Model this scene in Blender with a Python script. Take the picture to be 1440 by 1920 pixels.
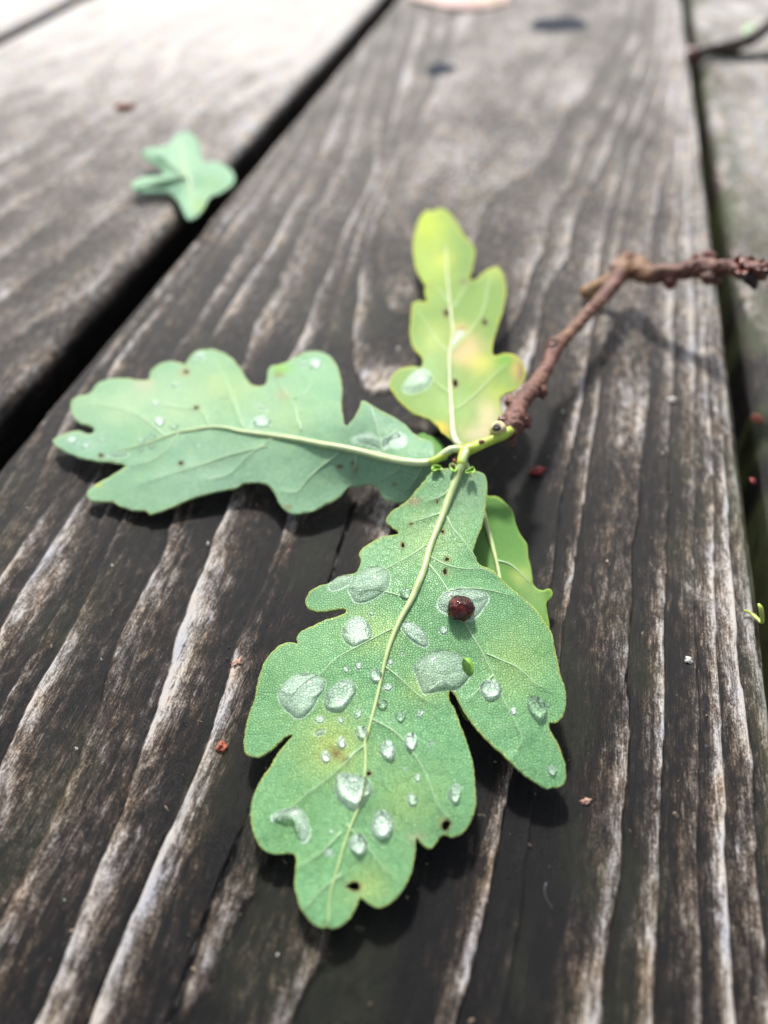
import bpy, math, random
import numpy as np
from mathutils import Vector, geometry, noise as mnoise
random.seed(7); np.random.seed(7)
for o in list(bpy.data.objects): bpy.data.objects.remove(o)
SC = bpy.context.scene; COL = SC.collection
CM = 1.0                                   # one scene unit is one centimetre
SC.unit_settings.system = 'METRIC'; SC.unit_settings.scale_length = 0.01; SC.unit_settings.length_unit = 'CENTIMETERS'

# ------------------------------------------------------------------ camera
F_PX = 1450.0; CAM_H = 10.4; PITCH = math.atan(1506/F_PX)
cam = bpy.data.cameras.new("camera"); cam_o = bpy.data.objects.new("camera", cam); COL.objects.link(cam_o)
cam.sensor_width = 36; cam.sensor_fit = 'AUTO'; cam.lens = F_PX/1920*36
cam.clip_start = 0.5; cam.clip_end = 10000
cam_o.location = (0, 0, CAM_H*CM); cam_o.rotation_euler = (math.pi/2-PITCH, 0, 0)
cam.dof.use_dof = True; cam.dof.focus_distance = 11.7*CM; cam.dof.aperture_fstop = 0.095
SC.camera = cam_o
# ------------------------------------------------------------------ sky and sun
SUN_EL, SUN_AZ = math.radians(50), math.radians(-9)
w = bpy.data.worlds.new("World"); SC.world = w; w.use_nodes = True
nt = w.node_tree; bg = nt.nodes["Background"]
sky = nt.nodes.new("ShaderNodeTexSky"); sky.sky_type = 'NISHITA'; sky.sun_disc = False
sky.sun_elevation = SUN_EL; sky.sun_rotation = SUN_AZ; sky.dust_density = 3.0; sky.air_density = 1.0; sky.ozone_density = 1.0
hs = nt.nodes.new("ShaderNodeHueSaturation"); hs.inputs['Saturation'].default_value = 0.42
nt.links.new(sky.outputs[0], hs.inputs['Color']); nt.links.new(hs.outputs[0], bg.inputs[0]); bg.inputs[1].default_value = 0.08
sun = bpy.data.lights.new("sun", 'SUN'); sun.energy = 2.4; sun.angle = math.radians(6); sun.cycles.is_caustics_light = True; sun.color = (1.0, 0.965, 0.91)
sun_o = bpy.data.objects.new("sun", sun); COL.objects.link(sun_o)
sd = Vector((math.sin(SUN_AZ)*math.cos(SUN_EL), math.cos(SUN_AZ)*math.cos(SUN_EL), math.sin(SUN_EL)))
sun_o.rotation_euler = sd.to_track_quat('Z', 'Y').to_euler()
sun_o.location = sd*100.0
SC.view_settings.view_transform = 'Standard'; SC.view_settings.look = 'None'
SC.view_settings.exposure = 1.36; SC.view_settings.gamma = 1
SC.cycles.sample_clamp_indirect = 40; SC.cycles.max_bounces = 10; SC.cycles.transmission_bounces = 8

# ------------------------------------------------------------------ geometry helpers
CT, ST = math.cos(PITCH), math.sin(PITCH)
def W(x, y, z=0.0):
    """photo pixel + height above the deck (cm) -> world cm (numpy)"""
    x = np.asarray(x, float); y = np.asarray(y, float); z = np.asarray(z, float)+0*x
    u = (x-720)/F_PX; v = (960-y)/F_PX
    k = (CAM_H-z)/(ST-v*CT)
    return np.stack([u*k, (CT+v*ST)*k, z], -1)
def depth(x, y, z=0.0):
    v = (960-y)/F_PX
    return (CAM_H-z)/(ST-v*CT)
AZ = math.radians(13.19); ES = (math.sin(AZ), math.cos(AZ)); ET = (math.cos(AZ), -math.sin(AZ))
def to_st(p): return p[..., 0]*ES[0]+p[..., 1]*ES[1], p[..., 0]*ET[0]+p[..., 1]*ET[1]
def from_st(s, t, z): return np.stack([s*ES[0]+t*ET[0], s*ES[1]+t*ET[1], z], -1)
def Z(ox, oy, sc, pts): return [(ox+x/sc, oy+y/sc) for x, y in pts]
R1 = lambda p: Z(80, 620, 3.4286, p); R2 = lambda p: Z(450, 620, 3.2, p); R3 = lambda p: Z(700, 370, 3.84, p)
R4 = lambda p: Z(900, 440, 2.667, p); R5 = lambda p: Z(550, 860, 2.717, p); R6 = lambda p: Z(440, 1150, 3.789, p)
R7 = lambda p: Z(740, 1150, 4, p); R8 = lambda p: Z(440, 1400, 3, p); RJ = lambda p: Z(780, 780, 5.54, p)
_T = np.random.RandomState(3).rand(256, 256)
def vn(x, y, seed=0):
    x = np.asarray(x)+seed*17.31; y = np.asarray(y)+seed*9.77
    xi = np.floor(x).astype(int); yi = np.floor(y).astype(int); fx = x-xi; fy = y-yi
    fx = fx*fx*(3-2*fx); fy = fy*fy*(3-2*fy); g = lambda a, b: _T[a & 255, b & 255]
    return (g(xi, yi)*(1-fx)+g(xi+1, yi)*fx)*(1-fy)+(g(xi, yi+1)*(1-fx)+g(xi+1, yi+1)*fx)*fy
def fbm(x, y, seed=0, n=3):
    r = 0; a = 1; s = 0
    for i in range(n): r = r+a*vn(x*2**i, y*2**i, seed+i*3); s += a; a *= .5
    return r/s
def sstep(a, b, x): q = np.clip((x-a)/(b-a), 0, 1); return q*q*(3-2*q)
class TPS:
    def __init__(self, P, v, reg=1e-4):
        P = np.asarray(P, float); n = len(P); self.P = P
        K = self.k(P, P)+reg*np.eye(n); Q = np.hstack([np.ones((n, 1)), P])
        A = np.zeros((n+3, n+3)); A[:n, :n] = K; A[:n, n:] = Q; A[n:, :n] = Q.T
        self.c = np.linalg.lstsq(A, np.concatenate([v, np.zeros(3)]), rcond=None)[0]
    @staticmethod
    def k(A, B):
        r2 = ((A[:, None, :]-B[None, :, :])**2).sum(-1)+1e-12
        return r2*np.log(r2)*.5
    def __call__(self, X):
        X = np.asarray(X, float); sh = X.shape[:-1]; X = X.reshape(-1, 2); n = len(self.P); out = np.empty(len(X))
        for i in range(0, len(X), 40000):
            x = X[i:i+40000]; out[i:i+40000] = self.k(x, self.P)@self.c[:n]+self.c[n]+x@self.c[n+1:]
        return out.reshape(sh)
def seg_dist(X, line):
    d = np.full(len(X), 1e9)
    for a, b in zip(line[:-1], line[1:]):
        a = np.array(a); b = np.array(b); ab = b-a; q = np.clip(((X-a)@ab)/max(ab@ab, 1e-9), 0, 1)
        d = np.minimum(d, np.hypot(*(X-(a+q[:, None]*ab)).T))
    return d
def inside(X, poly):
    x, y = X[:, 0], X[:, 1]; r = np.zeros(len(X), bool); n = len(poly)
    for i in range(n):
        x1, y1 = poly[i]; x2, y2 = poly[(i+1) % n]
        if y1 == y2: continue
        c = ((y1 > y) != (y2 > y)) & (x < (x2-x1)*(y-y1)/(y2-y1)+x1); r ^= c
    return r
def smooth(pts, step, closed=False):
    P = [np.array(p, float) for p in pts]; n = len(P); out = []
    for i in range(n if closed else n-1):
        p1, p2 = P[i], P[(i+1) % n]
        p0 = P[i-1] if (closed or i > 0) else 2*p1-p2
        p3 = P[(i+2) % n] if (closed or i+2 < n) else 2*p2-p1
        k = max(1, int(round(np.linalg.norm((p2-p1)[:2])/step)))
        for j in range(k):
            q = j/k
            out.append(.5*((2*p1)+(p2-p0)*q+(2*p0-5*p1+4*p2-p3)*q*q+(3*p1-p0-3*p2+p3)*q**3))
    if not closed: out.append(P[-1])
    return np.array(out)
def tag(o, label=None, cat=None, group=None, kind=None):
    if label: o['label'] = label
    if cat: o['category'] = cat
    if group: o['group'] = group
    if kind: o['kind'] = kind
    return o
def mesh_obj(name, V, Fc, mat, parent=None, flat=False, mats=None):
    me = bpy.data.meshes.new(name); me.from_pydata((np.asarray(V)*CM).tolist(), [], [list(map(int, f)) for f in Fc])
    for m in (mats or [mat]): me.materials.append(m)
    if not flat: me.polygons.foreach_set("use_smooth", [True]*len(me.polygons))
    me.update()
    o = bpy.data.objects.new(name, me); COL.objects.link(o)
    if parent: o.parent = parent
    return o
def empty(name, loc=(0, 0, 0)):
    o = bpy.data.objects.new(name, None); COL.objects.link(o); o.empty_display_size = 1
    o.location = Vector(loc)*CM; return o
def recenter(o, c):
    """put a top-level mesh's origin at its base"""
    c = Vector(c)*CM; o.data.transform(__import__('mathutils').Matrix.Translation(-c)); o.location = c
def float_attr(me, name, vals):
    a = me.attributes.new(name, 'FLOAT', 'POINT'); a.data.foreach_set('value', np.asarray(vals, np.float32))
def color_attr(me, name, vals):
    a = me.attributes.new(name, 'FLOAT_COLOR', 'POINT'); c = np.ones((len(vals), 4), np.float32); c[:, :3] = vals
    a.data.foreach_set('color', c.ravel())
def set_uv(me, uvv, name='grain'):
    uv = me.uv_layers.new(name=name); li = np.empty(len(me.loops), np.int32); me.loops.foreach_get('vertex_index', li)
    uv.data.foreach_set('uv', np.asarray(uvv, np.float32)[li].ravel())
def tube(name, path, radii, mat, parent=None, seg=12, rough=0, flatten=1.0, seed=0, cap=True):
    """swept tube through 3-D points (cm) with a radius at each"""
    P = np.asarray(path, float); R = np.asarray(radii, float); n = len(P); V = []; Fc = []
    up = np.array([0, 0, 1.]); T = np.gradient(P, axis=0); T /= np.linalg.norm(T, axis=1)[:, None]+1e-12
    side = np.cross(T[0], up); side /= np.linalg.norm(side)+1e-12
    for i in range(n):
        side = side-T[i]*(side@T[i]); side /= np.linalg.norm(side)+1e-12; nn = np.cross(side, T[i])
        for j in range(seg):
            a = 2*math.pi*j/seg; r = R[i]
            if rough:
                q = P[i]*9+np.array([math.cos(a), math.sin(a), 0])*1.3+seed
                r *= 1+rough*mnoise.noise(Vector(q))+rough*.5*mnoise.noise(Vector(q*2.7))
            V.append(P[i]+side*math.cos(a)*r+nn*math.sin(a)*r*flatten)
    for i in range(n-1):
        for j in range(seg):
            k = (j+1) % seg; Fc.append((i*seg+j, i*seg+k, (i+1)*seg+k, (i+1)*seg+j))
    if cap:
        V.append(P[0]-T[0]*R[0]*.4); V.append(P[-1]+T[-1]*R[-1]*.5); a, b = len(V)-2, len(V)-1
        for j in range(seg):
            k = (j+1) % seg; Fc.append((a, k, j)); Fc.append((b, (n-1)*seg+j, (n-1)*seg+k))
    return mesh_obj(name, V, Fc, mat, parent)
def blob(name, c, r, mat, parent=None, rough=.12, freq=6, nu=18, nv=12, seed=0, rot=0, sharp=0.0):
    V = []; Fc = []; c = np.array(c, float); ca, sa = math.cos(rot), math.sin(rot)
    for i in range(nv+1):
        th = math.pi*i/nv
        for j in range(nu):
            ph = 2*math.pi*j/nu; d = np.array([math.sin(th)*math.cos(ph), math.sin(th)*math.sin(ph), math.cos(th)])
            k = 1+rough*(mnoise.noise(Vector(d*freq*.35+seed*3.1))+.5*mnoise.noise(Vector(d*freq+seed)))
            q = d*k*np.array(r); q[0] *= 1+sharp*max(d[0], 0)**4
            V.append(c+np.array([q[0]*ca-q[1]*sa, q[0]*sa+q[1]*ca, q[2]]))
    for i in range(nv):
        for j in range(nu):
            k = (j+1) % nu; Fc.append((i*nu+j, (i+1)*nu+j, (i+1)*nu+k, i*nu+k))
    return mesh_obj(name, V, Fc, mat, parent)

# ------------------------------------------------------------------ materials
def new_mat(name):
    m = bpy.data.materials.new(name); m.use_nodes = True; t = m.node_tree; return m, t, t.nodes["Principled BSDF"]
def N(t, kind, **kw):
    n = t.nodes.new(kind)
    for k, v in kw.items():
        if k.startswith('i_'): n.inputs[k[2:].replace('_', ' ')].default_value = v
        else: setattr(n, k, v)
    return n
def ramp(t, src, stops):
    r = t.nodes.new("ShaderNodeValToRGB"); e = r.color_ramp.elements
    while len(e) < len(stops): e.new(.5)
    for k, (p, c) in zip(e, stops): k.position = p; k.color = (*c, 1) if len(c) == 3 else c
    t.links.new(src, r.inputs[0]); return r.outputs[0]
def math_n(t, op, a, b=None, c=None, clamp=False):
    n = t.nodes.new("ShaderNodeMath"); n.operation = op; n.use_clamp = clamp
    for i, v in enumerate((a, b, c)):
        if v is None: continue
        if isinstance(v, (int, float)): n.inputs[i].default_value = v
        else: t.links.new(v, n.inputs[i])
    return n.outputs[0]
def mixc(t, f, a, b, mode='MIX'):
    n = t.nodes.new("ShaderNodeMix"); n.data_type = 'RGBA'; n.blend_type = mode
    for i, v in ((0, f), (6, a), (7, b)):
        if isinstance(v, (int, float)): n.inputs[i].default_value = v
        elif isinstance(v, tuple): n.inputs[i].default_value = (*v, 1)
        else: t.links.new(v, n.inputs[i])
    return n.outputs[2]
def noise_n(t, vec, scale, detail=4, rough=.55, dist=0):
    n = N(t, "ShaderNodeTexNoise"); n.inputs['Scale'].default_value = scale; n.inputs['Detail'].default_value = detail
    n.inputs['Roughness'].default_value = rough; n.inputs['Distortion'].default_value = dist; t.links.new(vec, n.inputs['Vector']); return n.outputs[0]
def mapv(t, vec, sc):
    n = N(t, "ShaderNodeMapping"); n.inputs['Scale'].default_value = sc; t.links.new(vec, n.inputs['Vector']); return n.outputs[0]

def wood_material():
    m, t, p = new_mat("weathered_wood"); L = t.links.new
    uv = N(t, "ShaderNodeUVMap", uv_map='grain').outputs[0]
    A = lambda n: N(t, "ShaderNodeAttribute", attribute_name=n).outputs['Fac']
    tone, wet, moss = A('tone'), A('wet'), A('moss')
    fib = noise_n(t, mapv(t, uv, (2.2, 38, 1)), 1, 6, .7)        # long thin fibres
    fib2 = noise_n(t, mapv(t, uv, (9, 90, 1)), 1, 3, .6)
    mot = noise_n(t, mapv(t, uv, (3, 8, 1)), 1, 7, .7, .3)       # blotchy weathering
    spk = noise_n(t, mapv(t, uv, (22, 34, 1)), 1, 4, .7)
    big = noise_n(t, mapv(t, uv, (.5, .9, 1)), 1, 3, .5)
    q = math_n(t, 'MULTIPLY_ADD', math_n(t, 'SUBTRACT', mot, .5), 1.7, tone)
    q = math_n(t, 'MULTIPLY_ADD', math_n(t, 'SUBTRACT', fib, .5), 1.15, q)
    q = math_n(t, 'MULTIPLY_ADD', math_n(t, 'SUBTRACT', fib2, .5), .55, q)
    q = math_n(t, 'MULTIPLY_ADD', math_n(t, 'SUBTRACT', spk, .5), 1.15, q)
    q = math_n(t, 'MULTIPLY_ADD', math_n(t, 'SUBTRACT', big, .5), .5, q)
    q = math_n(t, 'MULTIPLY_ADD', wet, -.27, q, clamp=True)
    c = ramp(t, q, [(0.0, (.0025, .0025, .003)), (.24, (.006, .0052, .0052)), (.44, (.029, .0215, .0165)), (.62, (.092, .074, .061)), (.8, (.21, .19, .175)), (1, (.40, .38, .36))])
    hue = noise_n(t, mapv(t, uv, (1.1, 2.6, 1)), 1, 3, .5)
    tint = ramp(t, hue, [(.3, (.86, .92, 1.06)), (.5, (1, 1, 1)), (.7, (1.1, .98, .84))])
    c = mixc(t, 1.0, c, tint, 'MULTIPLY')
    mm = math_n(t, 'MULTIPLY', moss, math_n(t, 'MULTIPLY_ADD', mot, 1.6, .1), clamp=True)
    c = mixc(t, mm, c, (.045, .055, .022))
    L(c, p.inputs['Base Color'])
    r = math_n(t, 'MULTIPLY_ADD', spk, .35, .30); L(r, p.inputs['Roughness']); p.inputs['Specular IOR Level'].default_value = .1; p.inputs['Coat Weight'].default_value = .26; p.inputs['Coat Roughness'].default_value = .22; p.inputs['Coat IOR'].default_value = 1.33
    hgt = math_n(t, 'ADD', math_n(t, 'MULTIPLY', fib, .55), math_n(t, 'ADD', math_n(t, 'MULTIPLY', fib2, .2), math_n(t, 'MULTIPLY', spk, .35)))
    b = N(t, "ShaderNodeBump"); b.inputs['Strength'].default_value = .9; b.inputs['Distance'].default_value = .045
    L(hgt, b.inputs['Height']); L(b.outputs[0], p.inputs['Normal']); L(b.outputs[0], p.inputs['Coat Normal'])
    return m
M_WOOD = wood_material()

def leaf_material(name, net=.5, rough=.42, transl=.14, scale=27.0):
    m, t, p = new_mat(name); L = t.links.new
    uv = N(t, "ShaderNodeUVMap", uv_map='blade').outputs[0]
    wob = N(t, "ShaderNodeTexNoise"); wob.inputs['Scale'].default_value = 9; L(uv, wob.inputs['Vector'])
    wv = N(t, "ShaderNodeVectorMath", operation='MULTIPLY_ADD'); L(wob.outputs['Color'], wv.inputs[0]); wv.inputs[1].default_value = (.05, .05, 0); L(uv, wv.inputs[2])
    def vor(sc):
        v = N(t, "ShaderNodeTexVoronoi", feature='DISTANCE_TO_EDGE', voronoi_dimensions='2D'); v.inputs['Scale'].default_value = sc; v.inputs['Randomness'].default_value = .95
        L(wv.outputs[0], v.inputs['Vector']); return v.outputs['Distance']
    d1, d2 = vor(scale), vor(scale/4.2)
    l1 = N(t, "ShaderNodeMapRange"); L(d1, l1.inputs[0]); l1.inputs[1].default_value = .0; l1.inputs[2].default_value = .16
    l2 = N(t, "ShaderNodeMapRange"); L(d2, l2.inputs[0]); l2.inputs[1].default_value = .0; l2.inputs[2].default_value = .07
    both = math_n(t, 'MULTIPLY', math_n(t, 'MULTIPLY_ADD', l1.outputs[0], .8, .2), math_n(t, 'MULTIPLY_ADD', l2.outputs[0], .4, .6))
    pat = noise_n(t, uv, 3.2, 4, .6); pat2 = noise_n(t, uv, 1.1, 3, .5)
    pig = N(t, "ShaderNodeVertexColor", layer_name='pigment').outputs[0]
    lineamt = math_n(t, 'MULTIPLY', math_n(t, 'SUBTRACT', 1.0, both), math_n(t, 'MULTIPLY_ADD', pat2, net*1.2, net*.4), clamp=True)
    c = mixc(t, lineamt, pig, mixc(t, 1.0, pig, (.30, .42, .34), 'MULTIPLY'))
    c = mixc(t, math_n(t, 'MULTIPLY', math_n(t, 'SUBTRACT', pat, .45, clamp=True), 1.1), c, mixc(t, 1.0, c, (1.35, 1.15, .9), 'MULTIPLY'))
    c = mixc(t, math_n(t, 'MULTIPLY', math_n(t, 'SUBTRACT', pat2, .5, clamp=True), 1.6), c, mixc(t, 1.0, c, (.72, .9, .85), 'MULTIPLY'))
    # silvery air film the leaf hairs hold, brightened to paint in light under drops
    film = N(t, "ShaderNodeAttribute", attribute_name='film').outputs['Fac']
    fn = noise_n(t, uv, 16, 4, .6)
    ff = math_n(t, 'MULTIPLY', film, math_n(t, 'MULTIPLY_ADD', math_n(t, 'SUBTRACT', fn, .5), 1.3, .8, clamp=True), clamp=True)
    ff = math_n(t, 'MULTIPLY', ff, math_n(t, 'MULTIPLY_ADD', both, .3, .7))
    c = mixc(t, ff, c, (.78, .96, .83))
    L(c, p.inputs['Base Color'])
    L(math_n(t, 'MULTIPLY_ADD', pat, .25, rough-.1), p.inputs['Roughness'])
    p.inputs['Specular IOR Level'].default_value = .22
    p.inputs['Sheen Weight'].default_value = .03
    b = N(t, "ShaderNodeBump"); b.inputs['Strength'].default_value = .9; b.inputs['Distance'].default_value = .010*max(net, .3)/.5
    L(both, b.inputs['Height']); L(b.outputs[0], p.inputs['Normal'])
    tr = N(t, "ShaderNodeBsdfTranslucent"); L(mixc(t, 1.0, c, (1.3, 1.5, .55), 'MULTIPLY'), tr.inputs[0])
    mx = N(t, "ShaderNodeMixShader"); mx.inputs[0].default_value = transl
    L(p.outputs[0], mx.inputs[1]); L(tr.outputs[0], mx.inputs[2]); L(mx.outputs[0], t.nodes["Material Output"].inputs[0])
    return m
M_LEAF_A = leaf_material("leaf_underside_veined", .75)
M_LEAF_B = leaf_material("leaf_underside_soft", .6, .38)
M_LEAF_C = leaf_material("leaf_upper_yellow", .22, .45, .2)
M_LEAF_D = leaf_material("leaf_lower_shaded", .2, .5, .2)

def plain(name, col, rough=.5, var=.3, scale=900, bump=0.0, sss=0, spec=.5):
    m, t, p = new_mat(name); tc = N(t, "ShaderNodeTexCoord").outputs['Object']
    n = noise_n(t, tc, scale/100, 4, .6)
    c = ramp(t, n, [(.3, tuple(x*(1-var) for x in col)), (.7, tuple(min(1, x*(1+var)) for x in col))])
    t.links.new(c, p.inputs['Base Color']); p.inputs['Roughness'].default_value = rough; p.inputs['Specular IOR Level'].default_value = spec; bump = bump*100
    if sss: p.inputs['Subsurface Weight'].default_value = sss; p.inputs['Subsurface Radius'].default_value = (.1, .08, .04); p.inputs['Subsurface Scale'].default_value = 1
    if bump:
        b = N(t, "ShaderNodeBump"); b.inputs['Distance'].default_value = bump; t.links.new(n, b.inputs['Height']); t.links.new(b.outputs[0], p.inputs['Normal'])
    return m
M_RIB = plain("midrib_pale", (.37, .47, .2), .4, .15, 500)
M_VEIN = plain("vein_pale", (.30, .44, .25), .45, .15, 500)
M_VEIN_C = plain("vein_green", (.33, .45, .2), .45, .15, 500)
M_STEM = plain("shoot_green", (.36, .47, .06), .38, .3, 260, .0001)
M_STIP = plain("stipule_green", (.2, .38, .04), .4, .25, 600)
M_BUD = plain("bud_scale_red", (.12, .04, .028), .35, .5, 900, .0002)
M_BUDR = plain("bud_scale_rust", (.13, .025, .012), .3, .6, 700, .0003)
M_SCAR = plain("leaf_scar_cream", (.5, .42, .24), .6, .25, 900, .0002)
M_SCARD = plain("leaf_scar_dark", (.02, .014, .014), .6, .3, 900)
M_PITH = plain("brown_necrotic_tissue", (.16, .07, .06), .6, .4, 500)
def twig_material():
    m, t, p = new_mat("twig_bark"); tc = N(t, "ShaderNodeTexCoord").outputs['Object']; L = t.links.new
    n1 = noise_n(t, tc, 3.5, 5, .65); n2 = noise_n(t, tc, 14, 4, .7); n3 = noise_n(t, tc, .9, 2, .5)
    c = ramp(t, math_n(t, 'ADD', math_n(t, 'MULTIPLY', n1, .6), math_n(t, 'MULTIPLY', n2, .4)), [(.3, (.02, .007, .005)), (.47, (.10, .034, .022)), (.6, (.21, .092, .065)), (.75, (.42, .27, .21))])
    c = mixc(t, math_n(t, 'MULTIPLY', math_n(t, 'SUBTRACT', n3, .5, clamp=True), 2.2), c, (.3, .17, .07))
    L(c, p.inputs['Base Color']); L(math_n(t, 'MULTIPLY_ADD', n2, .4, .25), p.inputs['Roughness'])
    b = N(t, "ShaderNodeBump"); b.inputs['Distance'].default_value = .035; L(math_n(t, 'ADD', n2, n1), b.inputs['Height']); L(b.outputs[0], p.inputs['Normal'])
    return m
M_TWIG = twig_material()
def water_material():
    m, t, p = new_mat("rain_water"); p.inputs['Base Color'].default_value = (1, 1, 1, 1); p.inputs['Roughness'].default_value = 0.0
    p.inputs['IOR'].default_value = 1.333; p.inputs['Transmission Weight'].default_value = 1; return m
M_WATER = water_material()
M_FILM_SHINE, M_FILM_SHINE_THIN, M_FILM_SHINE_CLEAR = .85, .62, .22     # strength of the silvery film and painted brightness under a drop
def gall_material():
    m, t, p = new_mat("dark_red_gall"); L = t.links.new
    lw = N(t, "ShaderNodeTexCoord").outputs['Object']; n = noise_n(t, lw, 7, 3, .5)
    c = ramp(t, n, [(.35, (.012, .0008, .0008)), (.55, (.05, .002, .0015)), (.75, (.22, .03, .006))])
    L(c, p.inputs['Base Color']); p.inputs['Roughness'].default_value = .1; p.inputs['Specular IOR Level'].default_value = .45; p.inputs['Coat Weight'].default_value = 0; p.inputs['Coat Roughness'].default_value = .02
    p.inputs['Subsurface Weight'].default_value = .15; p.inputs['Subsurface Radius'].default_value = (.12, .03, .01); p.inputs['Subsurface Scale'].default_value = 1
    b = N(t, "ShaderNodeBump"); b.inputs['Distance'].default_value = .012; L(n, b.inputs['Height']); L(b.outputs[0], p.inputs['Coat Normal'])
    return m
M_GALL = gall_material()
M_SOIL = plain("dark_soil", (.012, .01, .008), .9, .4, 60)
M_BLOTCH = plain("dark_blue_blotch", (.012, .018, .03), .8, .25, 120, 0, 0, .1)

# ------------------------------------------------------------------ ground below the deck
g = mesh_obj("ground", [(-3000, -3000, -20), (3000, -3000, -20), (3000, 3000, -20), (-3000, 3000, -20)], [(0, 1, 2, 3)], M_SOIL, flat=True)
tag(g, kind='structure')

# ------------------------------------------------------------------ the deck and its planks
deck = tag(empty("deck"), kind='structure')
# growth-ring lines traced on the centre plank: value, pixels
LINES = [
 (0, [(1170, 60), (1110, 150), (1070, 210), (1020, 290), (970, 330), (920, 380), (892, 440), (850, 520), (800, 567), (750, 584), (722, 565), (712, 500), (720, 415), (735, 360), (750, 320), (778, 250), (810, 180)]),
 (1, [(1150, 190), (1100, 280), (1070, 350), (1030, 425), (1015, 480), (990, 552), (956, 627)]),
 (2, [(1140, 290), (1085, 400), (1072, 440), (1046, 515), (1024, 556), (1016, 609), (994, 680)]),
 (3, [(1185, 250), (1150, 380), (1125, 490), (1112, 600), (1100, 705), (1084, 790), (1068, 870), (1053, 955), (1038, 1060), (1029, 1121), (985, 1350), (940, 1550), (928, 1625), (911, 1700), (890, 1790), (873, 1858), (859, 1920)]),
 (4, [(1235, 200), (1187, 320), (1172, 390), (1159, 459), (1140, 552), (1136, 601), (1131, 680), (1121, 758), (1110, 833), (1102, 912), (1089, 1000), (1077, 1080), (1062, 1160), (1052, 1246), (1030, 1400), (1002, 1525), (994, 1587), (984, 1670), (969, 1767), (957, 1850), (948, 1920)]),
 (5, [(1262, 200), (1250, 300), (1235, 380), (1222, 480), (1217, 600), (1216, 680), (1210, 787), (1204, 858), (1201, 933), (1198, 1008), (1192, 1092), (1183, 1183), (1177, 1287), (1173, 1391), (1171, 1462), (1167, 1546), (1159, 1642), (1148, 1742), (1142, 1817), (1134, 1920)]),
 (6, [(1282, 200), (1270, 350), (1262, 450), (1258, 600), (1259, 683), (1256, 767), (1252, 850), (1251, 933), (1250, 1100), (1246, 1204), (1240, 1391), (1238, 1483), (1234, 1567), (1232, 1650), (1234, 1733), (1230, 1837), (1227, 1920)]),
 (7, [(1292, 250), (1296, 480), (1300, 600), (1301, 725), (1303, 933), (1302, 1017), (1306, 1142), (1308, 1246), (1309, 1391), (1310, 1567), (1312, 1650), (1315, 1754), (1319, 1837), (1323, 1920)]),
 (8, [(1300, 250), (1314, 480), (1323, 600), (1327, 704), (1333, 808), (1338, 1017), (1342, 1121), (1345, 1225), (1348, 1391), (1357, 1483), (1361, 1587), (1367, 1692), (1373, 1796), (1382, 1920)]),
 (9, [(1306, 250), (1328, 480), (1334, 650), (1342, 746), (1354, 850), (1362, 954), (1369, 1050), (1377, 1121), (1385, 1225), (1396, 1329), (1402, 1391), (1411, 1483), (1419, 1587), (1430, 1692), (1440, 1775)]),
 (1, [(462, 1546), (437, 1596), (400, 1687), (367, 1767), (346, 1833), (317, 1917)]),
 (1, [(555, 1480), (508, 1629), (479, 1687), (442, 1767), (408, 1837), (375, 1920)]),
 (2, [(640, 1700), (600, 1808), (580, 1865), (558, 1920)]),
 (2, [(750, 1650), (700, 1800), (670, 1920)]),
 (2, [(345, 1500), (258, 1692), (225, 1767), (192, 1850), (167, 1912)]),
 (3, [(470, 850), (417, 975), (387, 1037), (367, 1100), (354, 1150), (333, 1200), (321, 1258), (300, 1308), (271, 1367), (258, 1400), (242, 1450), (225, 1504), (196, 1567), (167, 1642), (142, 1700), (125, 1775), (92, 1850), (67, 1920)]),
 (4, [(300, 1021), (279, 1075), (258, 1125), (229, 1183), (204, 1246), (179, 1287), (158, 1337), (137, 1412), (96, 1496), (71, 1558), (46, 1617), (12, 1679), (-20, 1740)]),
 (5, [(204, 1021), (179, 1079), (146, 1150), (117, 1208), (83, 1267), (50, 1333), (21, 1392), (0, 1437)]),
 (6, [(167, 1046), (129, 1108), (96, 1167), (54, 1237), (25, 1292), (0, 1337)]),
 (7, [(154, 937), (121, 983), (87, 1033), (46, 1096), (0, 1162)]),
 (8, [(125, 900), (83, 962), (42, 1025), (0, 1087)]),
 (9, [(62, 921), (25, 971), (0, 1004)]),
 (3, [(700, 330), (640, 450), (600, 550), (554, 654)]), (4, [(640, 300), (583, 383), (537, 592), (487, 662)][0:1]+[(583, 400), (537, 500), (460, 662)]),
 (5, [(560, 370), (500, 475), (437, 570), (380, 662)]), (6, [(520, 360), (491, 412), (417, 530), (330, 660)]),
 (7, [(470, 385), (440, 417), (342, 558), (267, 667)]), (8, [(430, 400), (333, 533), (225, 667)]), (9, [(385, 430), (300, 540), (190, 680)]),
 (1.5, [(660, 959), (640, 1020), (627, 1066)]), (2.4, [(820, 900), (760, 1150), (700, 1400)]),
]
_P, _v = [], []
for val, pts in LINES:
    q = smooth(pts, 70); s_, t_ = to_st(W(q[:, 0], q[:, 1])); _P += list(zip(s_*.32, t_)); _v += [val]*len(q)
RINGS = TPS(_P, np.array(_v, float), 2e-2)
WET_SHADE = [((520, 700), 1.6, .8), ((660, 640), 1.5, .8), ((560, 1020), 1.7, .9), ((640, 1120), 1.3, .6), ((400, 940), 1.2, .5), ((950, 1550), 1.4, .9), ((1000, 1000), .9, .8),  # damp stains; those round the leaves also paint their shadows deeper
       ((1060, 1350), .8, .8), ((750, 1780), 1.3, .7), ((470, 1460), .8, .9), ((700, 480), 1.0, .5), ((350, 640), 1.8, .35), ((600, 900), 2.4, .4), ((1010, 1740), .9, .5), ((430, 1640), .8, .3)]
PL_T0, PL_T1 = -10.0, 4.33
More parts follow.
